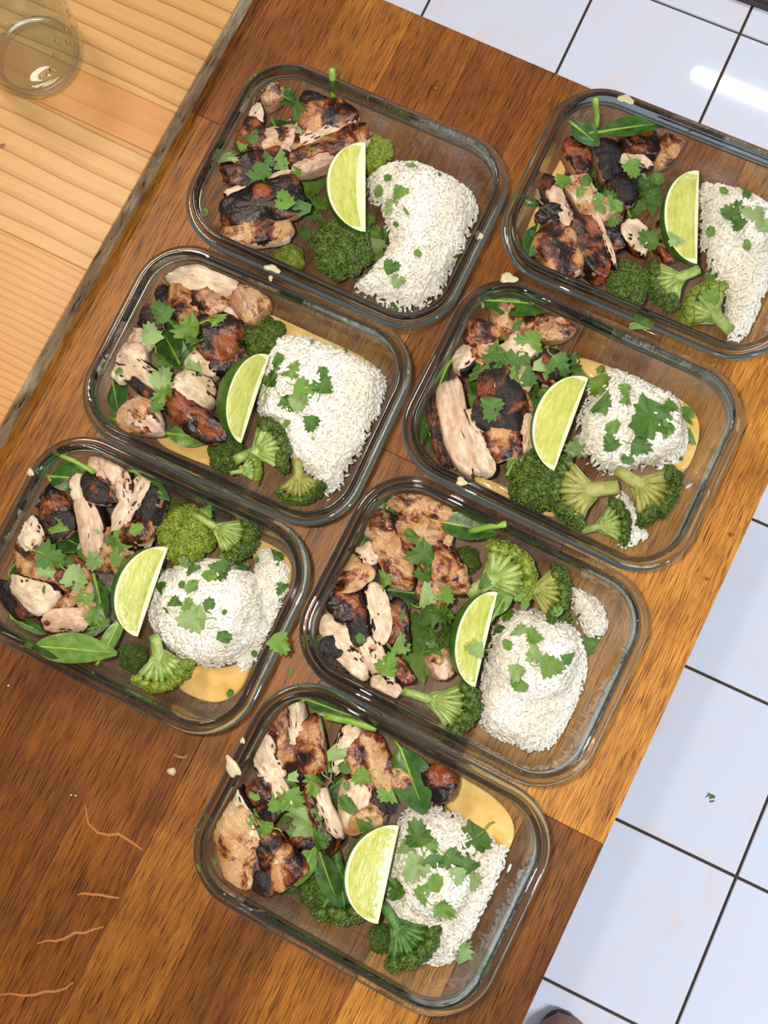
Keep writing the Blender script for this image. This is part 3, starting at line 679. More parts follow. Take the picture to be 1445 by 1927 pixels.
# --- leaves
def leaf_blade(L, W, seed, curl=0.15, fold=0.25, nu=14, nv=8, cup=0.0):
    rnd = random.Random(seed); V_, F_ = [], []
    for i in range(nu + 1):
        t = i / nu; hw = W / 2 * (math.sin(PI * min(1, t * 0.94 + 0.03)) ** 0.75) * (1.15 - 0.35 * t)
        for k in range(-nv, nv + 1):
            s = k / nv; x = (t - 0.5) * L; y = s * hw
            zz = abs(s) * hw * fold + curl * L * (0.25 - (t - 0.5) ** 2) * 1.2 + 0.05 * W * noise.noise(Vector((x * 90, y * 90, seed))) * (0.3 + abs(s)) + 0.018 * W * math.sin(14 * t + 6 * abs(s)) * abs(s) + cup * s * hw
            V_.append((x, y, zz))
    m = 2 * nv + 1
    for i in range(nu):
        for k in range(m - 1): q = i * m + k; F_.append((q, q + 1, q + m + 1, q + m))
    return V_, F_
def spinach(b, x, y, L, W, ang, label, z=0.034, curl=0.12, roll=0.0, pitch=0.0, pale=False, stem=0.35, seed=1, group=None, clamp=True):
    an = math.radians(ang); dx, dy = math.cos(an), math.sin(an)
    p0, p1 = pt(b, x - dx * L / 2, y - dy * L / 2, z), pt(b, x + dx * L / 2, y + dy * L / 2, z); q0, q1 = pt(b, x + dy * W / 2, y - dx * W / 2, z), pt(b, x - dy * W / 2, y + dx * W / 2, z)
    l, w = (p1 - p0).length, (q1 - q0).length; c = (p0 + p1) / 2
    mw = Matrix.Translation(c) @ Matrix.Rotation(math.atan2(p1.y - p0.y, p1.x - p0.x), 4, 'Z') @ Matrix.Rotation(math.radians(roll), 4, 'X') @ Matrix.Rotation(math.radians(pitch), 4, 'Y')
    V_, F_ = leaf_blade(l, w, seed, curl)
    if clamp:
        mi = mw.inverted(); W2 = []
        for p in V_:
            q = mw @ Vector(p)
            if q.z < 0.0075: q.z = 0.0075
            W2.append(mi @ inside(b, q, 0.0004))
        V_ = W2
    o = empty('spinach_leaf', c, 0, label=label, category='spinach', group=group or 'spinach leaves in the ' + BOXNAME[b]); o.matrix_world = mw
    me = mesh_from('blade', V_, F_); obj('blade', me, M['spinach_pale' if pale else 'spinach_leaf'], o)
    # midrib running on into a short stalk
    pts = [(-l * (0.5 + stem * 0.5), 0, 0.0004), (-l * 0.5, 0, 0.0004), (-l * 0.25, 0, curl * l * 0.22 + 0.0003), (0, 0, curl * l * 0.30 + 0.0003), (l * 0.3, 0, curl * l * 0.19 + 0.0003)]
    if clamp: pts[0] = tuple(mw.inverted() @ inside(b, mw @ Vector(pts[0]), 0.002))
    obj('stalk', mesh_from('stalk', *tube(pts, [0.0013, 0.0012, 0.0009, 0.0006, 0.0003], 6)), M['herb_stem'], o)
    return o
def stalk(b, pa, pb, za, zb, r, label, name='spinach_stalk', cat='stalk', mt='herb_stem'):
    A, B = pt(b, *pa, za), pt(b, *pb, zb); mid = (A + B) / 2 + Vector((0.0006, 0.0006, 0.0012))
    P = [A.lerp(B, 0.0), A.lerp(mid, 0.5).lerp(A.lerp(B, .25), .5), mid, B.lerp(mid, 0.5).lerp(A.lerp(B, .75), .5), B]
    o = empty(name, A, 0, label=label, category=cat)
    v, f = tube([p - A for p in P], [r, r * 0.95, r * 0.9, r * 0.95, r * 1.05], 9); obj('skin', mesh_from('skin', v, f), M[mt], o)
    v, f = tube([(B - A) * 0.985, (B - A) * 1.004], [r * 0.72, r * 0.72], 9); obj('cut_end', mesh_from('cut_end', v, f), M['broccoli_stem'], o)
def cilantro_outline(kind, rnd):
    P = []
    if kind == 0:      # a whole three-lobed leaf
        for i in range(41):
            a = math.radians(-128 + 256 * i / 40); lob = 0.66 + 0.34 * abs(math.cos(1.41 * a)) ** 0.8; ser = 1 + 0.13 * math.cos(a * 13 + 0.6)
            P.append((math.cos(a) * lob * ser * 0.62 + 0.06, math.sin(a) * lob * ser * 0.55))
        P.append((-0.40, 0.0))
    elif kind == 1:    # one lobe, cut straight at the base
        for i in range(23):
            a = math.radians(-80 + 160 * i / 22); ser = 1 + 0.12 * math.cos(a * 15); P.append((math.cos(a) * 0.55 * ser, math.sin(a) * 0.36 * ser * (1.1 - 0.2 * math.cos(a))))
        P += [(-0.36, 0.2), (-0.46, -0.16)]
    elif kind == 2:    # a narrow sliver
        P = [(-0.5, -0.05), (-0.2, -0.13), (0.1, -0.15), (0.32, -0.08), (0.5, 0.02), (0.3, 0.07), (0.22, 0.13), (0.0, 0.10), (-0.15, 0.15), (-0.42, 0.07)]
    elif kind == 3:    # an angular torn scrap
        P = [(-0.42, -0.30), (0.05, -0.40), (0.40, -0.28), (0.34, -0.12), (0.50, -0.02), (0.36, 0.10), (0.38, 0.26), (0.16, 0.24), (0.08, 0.40), (-0.16, 0.30), (-0.46, 0.18)]
    else:              # a wide half leaf
        for i in range(27):
            a = math.radians(-20 + 200 * i / 26); lob = 0.7 + 0.3 * abs(math.cos(1.6 * (a - 1.4))); ser = 1 + 0.11 * math.cos(a * 14); P.append((math.cos(a) * 0.56 * lob * ser, math.sin(a) * 0.6 * lob * ser - 0.2))
        P.append((-0.1, -0.3))
    return P
def cilantro_mesh(kind, seed):
    rnd = random.Random(seed); P = cilantro_outline(kind, rnd); V_ = [(0.0, 0.0, 0.0)]; n = len(P)
    bx, by = rnd.uniform(-0.5, 0.5), rnd.uniform(-0.7, 0.7); tw = rnd.uniform(-0.4, 0.4)
    hz = lambda x, y: bx * x * x + by * y * y + tw * x * y + 0.16 * noise.noise(Vector((x * 3, y * 3, seed))) + 0.05 * math.cos(math.atan2(y, x + 0.4) * 9)
    for s in (0.5, 1.0):
        for x, y in P: V_.append((x * s, y * s, hz(x * s, y * s) - hz(0, 0)))
    F_ = []
    for i in range(n):
        j = (i + 1) % n; F_.append((0, 1 + i, 1 + j)); F_.append((1 + i, 1 + n + i, 1 + n + j, 1 + j))
    return mesh_from('cilantro_blade', V_, F_)
CIL = [[cilantro_mesh(k, 100 * k + s) for s in range(3)] for k in range(5)]
CIL_STEM = mesh_from('cilantro_stem', *tube([(-0.02, 0, 0.015), (-0.3, 0.02, 0.03), (-0.62, -0.03, 0.0), (-0.8, 0.03, 0.02)], [0.02, 0.028, 0.03, 0.03], 6))
def bvh_of(b):
    VV, FF = [], []
    for v, f in SOLID[b]:
        o = len(VV); VV += v; FF += [tuple(i + o for i in t) for t in f]
    return BVHTree.FromPolygons(VV, FF, all_triangles=True)
def drop(bvh, b, x, y, zmiss=0.009):
    fx, fy = full(b, x, y); d = ray(fx, fy); hit = bvh.ray_cast(CAM, d)
    if hit[0] is None or hit[0].z < 0.008: return at(fx, fy, zmiss), Vector((0, 0, 1)), False
    n = hit[1] if hit[1].z > 0 else -hit[1]
    return hit[0], n, True
HERBS = []
def label_herbs():
    for b in BOXES:
        for where in ('on the chicken', 'on the rice side'):
            for size in ('broad', 'medium', 'small', 'stem'):
                L = sorted([h for h in HERBS if h[:3] == (b, where, size)], key=lambda h: (h[4] - LIMEPOS[b]).length)
                for i, h in enumerate(L): h[3]['label'] = '%s %s, %s the lime wedge, %s' % ('thin cut cilantro stem' if size == 'stem' else size + ' cilantro leaf', where.replace('the ', ''), 'nearest' if i == 0 else ('farthest from' if i == len(L) - 1 else ORD[i] + ' from'), BOXNAME[b])
def herbs(b, items, where, rnd, bvh):
    """items: (x, y, size in crop pixels[, 's' for a bare stem])"""
    for it in items:
        x, y, sz = it[:3]; p, n, ok = drop(bvh, b, x, y); s = (pt(b, x + sz, y, p.z) - pt(b, x, y, p.z)).length * ((1.02 if sz < 80 else 0.80) if 'rice' in where else (1.22 if sz < 80 else 0.98))
        if not ok: p = inside(b, p, 0.004 + 0.45 * s)
        if sz >= 85: kd = rnd.choice((0, 0, 4))
        elif sz >= 50: kd = rnd.choice((0, 1, 3, 4, 4, 1))
        else: kd = rnd.choice((1, 2, 3, 3))
        if len(it) > 3: kd = 's'
        nn = (n * 0.55 + Vector((0, 0, 1)) * 0.45 + Vector((rnd.uniform(-0.18, 0.18), rnd.uniform(-0.18, 0.18), 0))).normalized()
        a = rnd.uniform(0, 2 * PI); xa = Vector((math.cos(a), math.sin(a), 0)); xa -= nn * xa.dot(nn)
        mw = frame(xa, nn, p + nn * (0.0042 if 'rice' in where else 0.0022)) @ Matrix.Diagonal((s, s, s, 1))
        if kd == 's':
            o = obj('cilantro_stalk', CIL_STEM, M['herb_stem'], category='herb', group='cilantro stems %s in the %s' % (where, BOXNAME[b])); HERBS.append((b, where, 'stem', o, p.copy())); o.matrix_world = mw @ Matrix.Translation((0.4, 0, 0)); continue
        me = CIL[kd][rnd.randrange(3)]; mt = rnd.choice(('cilantro_dark', 'cilantro_mid', 'cilantro_mid', 'cilantro_dark', 'cilantro_back'))
        big = sz >= 85
        size = 'broad' if big else ('small' if sz < 50 else 'medium')
        o = obj('cilantro_leaf', me, M[mt], category='herb', group='%s cilantro %s in the %s' % (size, where, BOXNAME[b])); HERBS.append((b, where, size, o, p.copy()))
        o.matrix_world = mw
        if kd == 0 and rnd.random() < 0.6: obj('stem', CIL_STEM, M['herb_stem'], o)

# --- rice
def grain_template():
    V_, F_ = [], []; n = 6; prof = [(-0.5, 0.0), (-0.42, 0.55), (-0.15, 0.95), (0.15, 1.0), (0.40, 0.62), (0.5, 0.0)]
    V_.append((-0.5, 0, 0))
    for x, r in prof[1:-1]:
        for k in range(n): a = 2 * PI * k / n; V_.append((x, r * 0.17 * math.cos(a), r * 0.15 * math.sin(a)))
    V_.append((0.5, 0, 0)); last = len(V_) - 1; rings = len(prof) - 2
    for k in range(n):
        k2 = (k + 1) % n; F_.append((0, 1 + k2, 1 + k)); F_.append((last, 1 + (rings - 1) * n + k, 1 + (rings - 1) * n + k2))
        for r in range(rings - 1):
            a, b_, c, d = 1 + r * n + k, 1 + r * n + k2, 1 + (r + 1) * n + k2, 1 + (r + 1) * n + k; F_ += [(a, b_, c), (a, c, d)]
    return np.array(V_), np.array(F_)
GV, GF = grain_template()
def rot_mats(yaw, pitch, roll):
    cy, sy, cp, sp, cr, sr = np.cos(yaw), np.sin(yaw), np.cos(pitch), np.sin(pitch), np.cos(roll), np.sin(roll); o = np.zeros_like(yaw)
    Z = np.stack([np.stack([cy, -sy, o], -1), np.stack([sy, cy, o], -1), np.stack([o, o, o + 1], -1)], 1)
    Y = np.stack([np.stack([cp, o, sp], -1), np.stack([o, o + 1, o], -1), np.stack([-sp, o, cp], -1)], 1)
    X = np.stack([np.stack([o + 1, o, o], -1), np.stack([o, cr, -sr], -1), np.stack([o, sr, cr], -1)], 1)
    return Z @ Y @ X
def poly_dist(P, pts):
    """inside mask and distance to the outline for pts (n,2)"""
    P = np.asarray(P); n = len(P); ins = np.zeros(len(pts), bool); dm = np.full(len(pts), 9.0)
    for i in range(n):
        a, b_ = P[i], P[(i + 1) % n]
        c = ((a[1] > pts[:, 1]) != (b_[1] > pts[:, 1])) & (pts[:, 0] < (b_[0] - a[0]) * (pts[:, 1] - a[1]) / (b_[1] - a[1] + 1e-12) + a[0]); ins ^= c
        ab = b_ - a; t = np.clip(((pts - a) @ ab) / (ab @ ab), 0, 1); dm = np.minimum(dm, np.hypot(*(pts - a - t[:, None] * ab).T))
    return ins, dm
def inside_np(b, Vv, margin):
    x0, y0, a = BOXES[b]; c, s = math.cos(math.radians(a)), math.sin(math.radians(a)); dx, dy = Vv[:, 0] - x0, Vv[:, 1] - y0; x, y = dx * c + dy * s, -dx * s + dy * c
    zs = np.array([p[1] for p in INNER][::-1]); of = np.array([p[0] for p in INNER][::-1]); off = np.interp(Vv[:, 2], zs, of) + margin
    w, h, r = BOX_W / 2 - off, BOX_H / 2 - off, np.maximum(BOX_R - off, 0.004); x, y = np.clip(x, -w, w), np.clip(y, -h, h); cx_, cy_ = np.clip(x, -(w - r), w - r), np.clip(y, -(h - r), h - r)
    ddx, ddy = x - cx_, y - cy_; d = np.hypot(ddx, ddy); k = np.where(d > r, r / np.maximum(d, 1e-9), 1.0); x, y = cx_ + ddx * k, cy_ + ddy * k
    return np.stack([x0 + x * c - y * s, y0 + x * s + y * c, Vv[:, 2]], 1)
def rice(b, lobes, label, seed=1, dens=1.0):
    """lobes: (outline in crop pixels, height of the mound, width of its shoulder)"""
    rng = np.random.default_rng(seed); polys = []
    for out, H, sh in lobes:
        P = []
        for x, y in out:
            q = inside(b, pt(b, x, y, 0.014), 0.003); P.append((q.x, q.y))
        # smooth the outline
        for _ in range(2):
            P = [((0.75 * P[i][0] + 0.25 * P[(i + 1) % len(P)][0], 0.75 * P[i][1] + 0.25 * P[(i + 1) % len(P)][1]) if k == 0 else (0.25 * P[i][0] + 0.75 * P[(i + 1) % len(P)][0], 0.25 * P[i][1] + 0.75 * P[(i + 1) % len(P)][1])) for i in range(len(P)) for k in (0, 1)]
        polys.append((np.array(P), H, sh))
    def height(pts):
        h = np.zeros(len(pts)); any_ = np.zeros(len(pts), bool)
        for P, H, sh in polys:
            ins, d = poly_dist(P, pts); t = np.clip(d / sh, 0, 1); hh = np.where(ins, H * np.sqrt(1 - (1 - t) ** 2), 0); h = np.maximum(h, hh); any_ |= ins
        return h, any_
    allP = np.concatenate([p[0] for p in polys]); lo, hi = allP.min(0), allP.max(0)
    lump = lambda q: np.array([noise.noise(Vector((x * 55, y * 55, seed))) * 0.0030 + noise.noise(Vector((x * 150, y * 150, seed + 4))) * 0.0014 for x, y in q])
    g = 0.003; nx, ny = int((hi[0] - lo[0]) / g) + 2, int((hi[1] - lo[1]) / g) + 2
    gx, gy = np.meshgrid(lo[0] + np.arange(nx) * g, lo[1] + np.arange(ny) * g, indexing='ij'); pts = np.stack([gx.ravel(), gy.ravel()], 1); h, ok = height(pts)
    zz = 0.0068 + np.maximum(h - 0.0004, 0) + np.where(ok, lump(pts) * np.clip(h / 0.01, 0, 1), 0)
    V_ = np.concatenate([pts, zz[:, None]], 1); F_ = []
    for i in range(nx - 1):
        for j in range(ny - 1):
            q = (i * ny + j, (i + 1) * ny + j, (i + 1) * ny + j + 1, i * ny + j + 1)
            if all(ok[k] for k in q): F_ += [(q[0], q[1], q[2]), (q[0], q[2], q[3])]
    used = np.unique(np.array(F_)); rm = -np.ones(len(V_), int); rm[used] = np.arange(len(used)); BV = V_[used]; BF = rm[np.array(F_)]
    SOLID[b].append(([Vector(v) for v in BV], [tuple(int(i) for i in t) for t in BF]))
    # grains
    area = len(F_) / 2 * g * g; n = int(area / 1.0e-5 * 3.0 * dens)
    p = lo + rng.random((n * 4, 2)) * (hi - lo); hh, okk = height(p); p, hh = p[okk][:n], hh[okk][:n]; n = len(p)
    e = 0.0012; hx, _ = height(p + [e, 0]); hy, _ = height(p + [0, e]); lz = lump(p) * np.clip(hh / 0.01, 0, 1)
    yaw = rng.random(n) * 2 * PI; gxs, gys = np.clip((hx - hh) / e, -3, 3), np.clip((hy - hh) / e, -3, 3)
    slope = np.arctan(gxs * np.cos(yaw) + gys * np.sin(yaw)); pitch = -slope * 0.9 + rng.normal(0, 0.20, n); roll = rng.random(n) * 6.28
    L = rng.uniform(0.0050, 0.0070, n); wd = rng.uniform(0.85, 1.25, n)
    Rm = rot_mats(yaw, pitch, roll); T = GV[None] * np.stack([L, L * wd, L * wd], 1)[:, None, :]; T = np.einsum('nij,nkj->nki', Rm, T)
    C = np.stack([p[:, 0], p[:, 1], 0.0078 + hh + lz + rng.uniform(-0.0016, 0.0003, n)], 1)
    C2 = np.array([tuple(inside(b, Vector(c), 0.0038)) for c in C]); T = T + C2[:, None, :]
    VV = np.concatenate([BV, T.reshape(-1, 3)]); FF = np.concatenate([BF, (GF[None] + (np.arange(n) * len(GV))[:, None, None]).reshape(-1, 3) + len(BV)])
    VV[:, 2] = np.maximum(VV[:, 2], 0.0070); VV = inside_np(b, VV, 0.0006)
    obj('rice', mesh_tris('rice', VV, FF), M['rice'], label=label, category='rice', kind='stuff')
    return height
def grain(p, yaw, label, group):
    me = MATS.get('_grain')
    if me is None: me = MATS['_grain'] = mesh_tris('rice_grain', GV * 0.0068, GF)
    o = obj('rice_grain', me, M['rice'], label=label, category='rice', group=group); o.location = p; o.rotation_euler = (0, 0.1, yaw)

# --- sauce
def sauce(b, outline, label, z=0.0062, H=0.006, clump=0):
    P = [inside(b, pt(b, x, y, z + H), 0.0006, z + H) for x, y in outline]
    for _ in range(3):
        Q = []
        for i in range(len(P)): a, c = P[i], P[(i + 1) % len(P)]; Q += [a.lerp(c, 0.25), a.lerp(c, 0.75)]
        P = [inside(b, q, 0.0006, z + H) for q in Q]
    n = len(P); cen = sum(P, Vector()) / n; V_, F_ = [], []
    for s, h in ((1.0, 0.0), (0.995, H * 0.55), (0.975, H * 0.88), (0.93, H), (0.6, H * 1.04), (0.3, H * 1.0)):
        for p in P:
            q = cen.lerp(p, s); V_.append((q.x, q.y, z + h + (0.0006 * nz(q, 180, b) if s < 0.95 else 0)))
    for r in range(5):
        for i in range(n): j = (i + 1) % n; F_.append((r * n + i, r * n + j, (r + 1) * n + j, (r + 1) * n + i))
    V_.append((cen.x, cen.y, z + H)); c = len(V_) - 1
    for i in range(n): F_.append((5 * n + i, 5 * n + (i + 1) % n, c))
    obj('curry_sauce', mesh_from('curry_sauce', V_, F_), M['sauce'], label=label, category='sauce', kind='stuff')
    SOLID[b].append(([Vector(v) for v in V_], [t for f in F_ for t in ([f] if len(f) == 3 else [(f[0], f[1], f[2]), (f[0], f[2], f[3])])]))
def smear(x, y, z, rx, ry, ang, label):
    V_, F_ = [], []; n = 18
    for s, h in ((1.0, -0.0004), (0.92, 0.0001), (0.6, 0.0004), (0.25, 0.0005)):
        for k in range(n):
            a = 2 * PI * k / n; w = 1 + 0.18 * math.sin(3 * a + x) + 0.1 * math.sin(5 * a); V_.append((rx * s * w * math.cos(a), ry * s * w * math.sin(a), h))
    for r in range(3):
        for k in range(n): F_.append((r * n + k, r * n + (k + 1) % n, (r + 1) * n + (k + 1) % n, (r + 1) * n + k))
    V_.append((0, 0, 0.0005)); F_ += [(3 * n + k, 3 * n + (k + 1) % n, len(V_) - 1) for k in range(n)]
    o = obj('sauce_smear', mesh_from('sauce_smear', V_, F_), M['smear'], label=label, category='smear', group='sauce smears on the glass rims'); o.location = at(x, y, z); o.rotation_euler = (0, 0, math.radians(-ang))

# ------------------------------------------------------------------ food: what lies in each box (positions read in the photograph)
CHICKEN = {
1: [(270,290,130,75,110,'k'),(400,215,115,105,30,'m'),(330,320,130,60,100,'p'),(580,255,95,75,20,'k'),(640,330,235,105,-15,'b'),(605,395,320,48,-20,'p'),(640,450,330,85,-20,'b'),(585,520,180,52,-20,'p'),(330,535,290,110,-12,'d'),(345,620,290,52,-18,'p'),(370,685,340,150,-12,'d'),(340,805,260,95,-8,'g'),(330,405,170,100,25,'d'),(450,440,170,110,0,'m')],
2: [(450,430,200,115,75,'d'),(600,450,190,130,60,'k'),(740,455,200,60,15,'p'),(770,380,190,130,30,'d'),(930,375,220,95,110,'g'),(290,610,165,85,75,'k'),(355,700,220,75,65,'p'),(480,640,230,110,70,'m'),(320,765,180,105,40,'d'),(375,935,260,175,70,'b'),(510,885,370,130,65,'d'),(590,850,300,36,70,'p'),(670,840,170,95,-40,'d'),(765,855,180,95,50,'p'),(900,880,200,75,65,'d'),(690,610,170,110,80,'k'),(620,720,150,90,20,'m')],
3: [(550,195,290,105,18,'p'),(650,205,120,105,30,'m'),(740,285,170,135,60,'m'),(470,300,170,85,60,'b'),(395,270,110,65,60,'k'),(335,345,110,80,0,'k'),(580,290,150,105,30,'m'),(645,335,100,80,30,'m'),(620,430,200,160,60,'d'),(280,440,140,58,10,'p'),(250,500,160,85,10,'p'),(320,575,340,66,33,'p'),(215,555,120,75,60,'p'),(525,650,160,105,35,'p'),(560,540,130,85,35,'p'),(660,525,150,80,-30,'d'),(315,630,240,78,35,'k'),(515,755,280,95,35,'d'),(310,770,175,115,20,'m')],
4: [(485,220,180,150,30,'m'),(640,245,175,95,-10,'m'),(350,280,135,90,10,'b'),(295,370,145,72,-45,'p'),(365,345,120,80,20,'m'),(490,350,120,110,40,'p'),(510,440,135,66,70,'p'),(262,640,370,105,78,'p'),(185,655,310,50,77,'k'),(222,530,110,56,30,'k'),(340,745,220,54,72,'p'),(430,495,230,140,80,'k'),(430,600,160,180,90,'k'),(430,705,150,145,80,'b'),(510,580,210,75,75,'b'),(620,410,120,95,20,'k'),(630,465,125,58,0,'b'),(330,660,150,85,75,'p'),(525,675,140,66,80,'p')],
5: [(235,360,165,115,40,'d'),(270,440,145,115,70,'k'),(130,490,155,105,70,'p'),(190,650,290,130,65,'g'),(370,290,125,74,80,'p'),(450,290,135,105,75,'k'),(425,470,330,100,80,'p'),(490,205,160,100,35,'p'),(512,275,150,85,75,'b'),(570,290,155,66,80,'p'),(600,375,265,85,115,'p'),(672,370,185,105,110,'k'),(612,500,155,95,0,'b'),(500,560,200,85,100,'m'),(150,760,215,110,30,'p'),(62,785,200,90,50,'k'),(340,685,175,115,50,'g'),(330,785,180,45,-50,'m'),(390,790,150,76,70,'m'),(300,890,195,98,-5,'p'),(235,850,140,80,40,'k'),(540,605,150,95,30,'m')],
6: [(500,165,260,95,25,'g'),(520,262,205,115,10,'m'),(370,222,110,66,60,'b'),(335,265,115,66,30,'m'),(405,370,205,105,70,'g'),(320,410,140,66,85,'k'),(298,345,90,56,60,'p'),(240,430,155,112,-50,'g'),(195,535,140,115,40,'b'),(262,590,210,86,75,'k'),(335,580,230,78,80,'p'),(277,690,130,85,60,'g'),(180,650,150,88,50,'p'),(182,730,150,88,60,'k'),(245,770,155,66,50,'p'),(340,765,250,85,65,'p'),(412,610,190,78,80,'d'),(582,385,160,115,60,'b'),(640,445,125,85,70,'m'),(560,485,150,100,30,'m'),(430,795,130,46,60,'b'),(582,780,110,66,70,'m'),(372,860,115,66,30,'p')],
7: [(405,260,290,108,75,'b'),(452,215,250,54,80,'p'),(502,285,245,92,80,'b'),(340,305,175,85,70,'p'),(345,395,205,66,60,'p'),(325,450,170,112,65,'d'),(535,540,270,75,65,'d'),(555,500,220,50,66,'p'),(618,275,185,56,110,'p'),(672,335,235,100,75,'b'),(735,335,235,85,65,'g'),(650,490,205,85,100,'p'),(690,545,155,95,-30,'m'),(750,475,115,76,60,'k'),(215,640,350,140,72,'g'),(275,570,300,60,65,'p'),(375,685,190,112,55,'b'),(320,765,120,90,60,'k'),(980,400,145,92,70,'d'),(465,632,90,38,0,'b'),(815,385,105,66,30,'m')]}
LIMES = {1: ((795,415),(795,795),(628,600),14,0.24,'lime wedge with a wide white core edge over the large dark broccoli crown'),
         2: ((1090,495),(1075,985),(893,720),15,0.10,'lime wedge leaning on the rice in the top right box'),
         3: ((825,500),(710,865),(600,660),58,0.16,'lime wedge turned to show its dark green rind in the middle left box'),
         4: ((782,447),(642,822),(537,650),14,0.10,'lime wedge in the second right box above the sliced broccoli florets'),
         5: ((760,555),(625,960),(490,750),44,0.14,'lime wedge beside the round rice dome in the lowest left box'),
         6: ((810,490),(720,865),(612,690),34,0.14,'lime wedge with a cilantro scrap on its flesh in the third right box'),
         7: ((825,570),(745,940),(610,760),17,0.14,'lime wedge in the bottom box nearest the bottom edge')}
RICE = {
1: ([([(790,560),(960,490),(1080,470),(1200,530),(1290,640),(1270,770),(1190,890),(1120,1070),(1000,1140),(860,1090),(720,1030),(810,960),(900,860),(870,720),(800,650)],0.026,0.022),([(860,560),(1070,500),(1150,640),(1130,820),(1040,960),(900,880),(860,720)],0.035,0.026)],'fluffy white rice heaped in two lobes in the top left box'),
2: ([([(1075,560),(1190,505),(1350,540),(1470,600),(1620,720),(1620,900),(1500,1100),(1390,1290),(1320,1390),(1200,1370),(1240,1200),(1130,1000),(1070,800)],0.024,0.022),([(1100,570),(1250,540),(1500,640),(1540,860),(1400,1040),(1200,960),(1090,800)],0.036,0.028)],'white rice topped with a large heap of cilantro in the top right box'),
3: ([([(830,450),(900,420),(1000,430),(1150,490),(1290,560),(1330,620),(1300,760),(1200,910),(1090,1100),(1000,1010),(900,930),(880,800),(770,760),(790,600)],0.026,0.014),([(830,470),(1000,440),(1120,520),(1150,680),(1050,820),(900,780),(790,720)],0.031,0.022)],'broad flat bed of white rice filling the end of the middle left box'),
4: ([([(790,430),(880,400),(980,390),(1090,445),(1130,520),(1175,640),(1175,740),(1130,795),(1020,810),(880,850),(790,810),(750,740),(720,640),(760,560)],0.034,0.022),([(890,880),(960,930),(990,1040),(1040,1075),(930,1140),(880,1080)],0.012,0.010)],'white rice mound beside yellow sauce in the second right box'),
5: ([([(690,720),(760,640),(900,600),(1050,605),(1170,680),(1215,790),(1205,920),(1130,1040),(980,1110),(830,1070),(700,950),(660,830)],0.036,0.034),([(1150,560),(1240,500),(1310,570),(1340,680),(1260,900),(1150,1120),(1040,1120),(1130,900)],0.010,0.008)],'smooth round dome of white rice in the lowest left box'),
6: ([([(800,590),(900,545),(1000,570),(1100,600),(1150,680),(1170,770),(1145,880),(1105,980),(1060,1090),(980,1140),(870,1110),(710,1015),(740,880),(755,760)],0.024,0.018),([(810,600),(1000,580),(1130,660),(1150,790),(1070,930),(900,950),(780,880),(770,740)],0.038,0.024),([(1070,440),(1160,440),(1230,520),(1262,620),(1200,690),(1130,640)],0.024,0.012)],'tall white rice dome with a small side lobe in the third right box'),
7: ([([(820,520),(920,475),(1050,520),(1150,600),(1245,640),(1215,740),(1195,880),(1120,985),(1060,1085),(960,1170),(880,1120),(860,1000),(780,900),(760,820),(790,650)],0.022,0.016),([(820,540),(950,490),(1090,600),(1150,740),(1090,900),(940,950),(810,860),(790,680)],0.035,0.024)],'white rice mound in the bottom box beside a pool of sauce')}
SAUCE = {2: [([(330,330),(440,380),(330,700),(300,950),(170,900),(150,790),(250,520)],'thin yellow curry sauce along the left wall of the top right box')],
         3: [([(790,300),(900,360),(1050,430),(1250,520),(1300,600),(1150,560),(980,480),(840,460)],'pale curry sauce along the far wall of the middle left box'),([(340,810),(480,830),(640,880),(760,1000),(640,980),(480,920),(370,870)],'yellow curry sauce pool at the near wall of the middle left box')],
         4: [([(700,345),(860,380),(1100,460),(1190,530),(1255,620),(1235,730),(1180,840),(1090,800),(980,600),(780,450)],'yellow curry sauce ringing the rice in the second right box'),([(260,800),(420,870),(640,960),(660,1020),(520,960),(330,870)],'thin curry sauce under the chicken in the second right box')],
         5: [([(1110,500),(1220,520),(1310,590),(1330,680),(1280,800),(1180,700)],'rice-flecked curry sauce at the far corner of the lowest left box'),([(820,1060),(980,1110),(1140,1060),(1130,1120),(1090,1210),(990,1268),(880,1240),(790,1190)],'glossy yellow curry sauce pool at the near corner of the lowest left box')],
         7: [([(900,330),(1040,370),(1180,455),(1258,540),(1266,630),(1200,720),(1100,600),(980,480)],'smooth yellow curry sauce pool at the far corner of the bottom box')]}
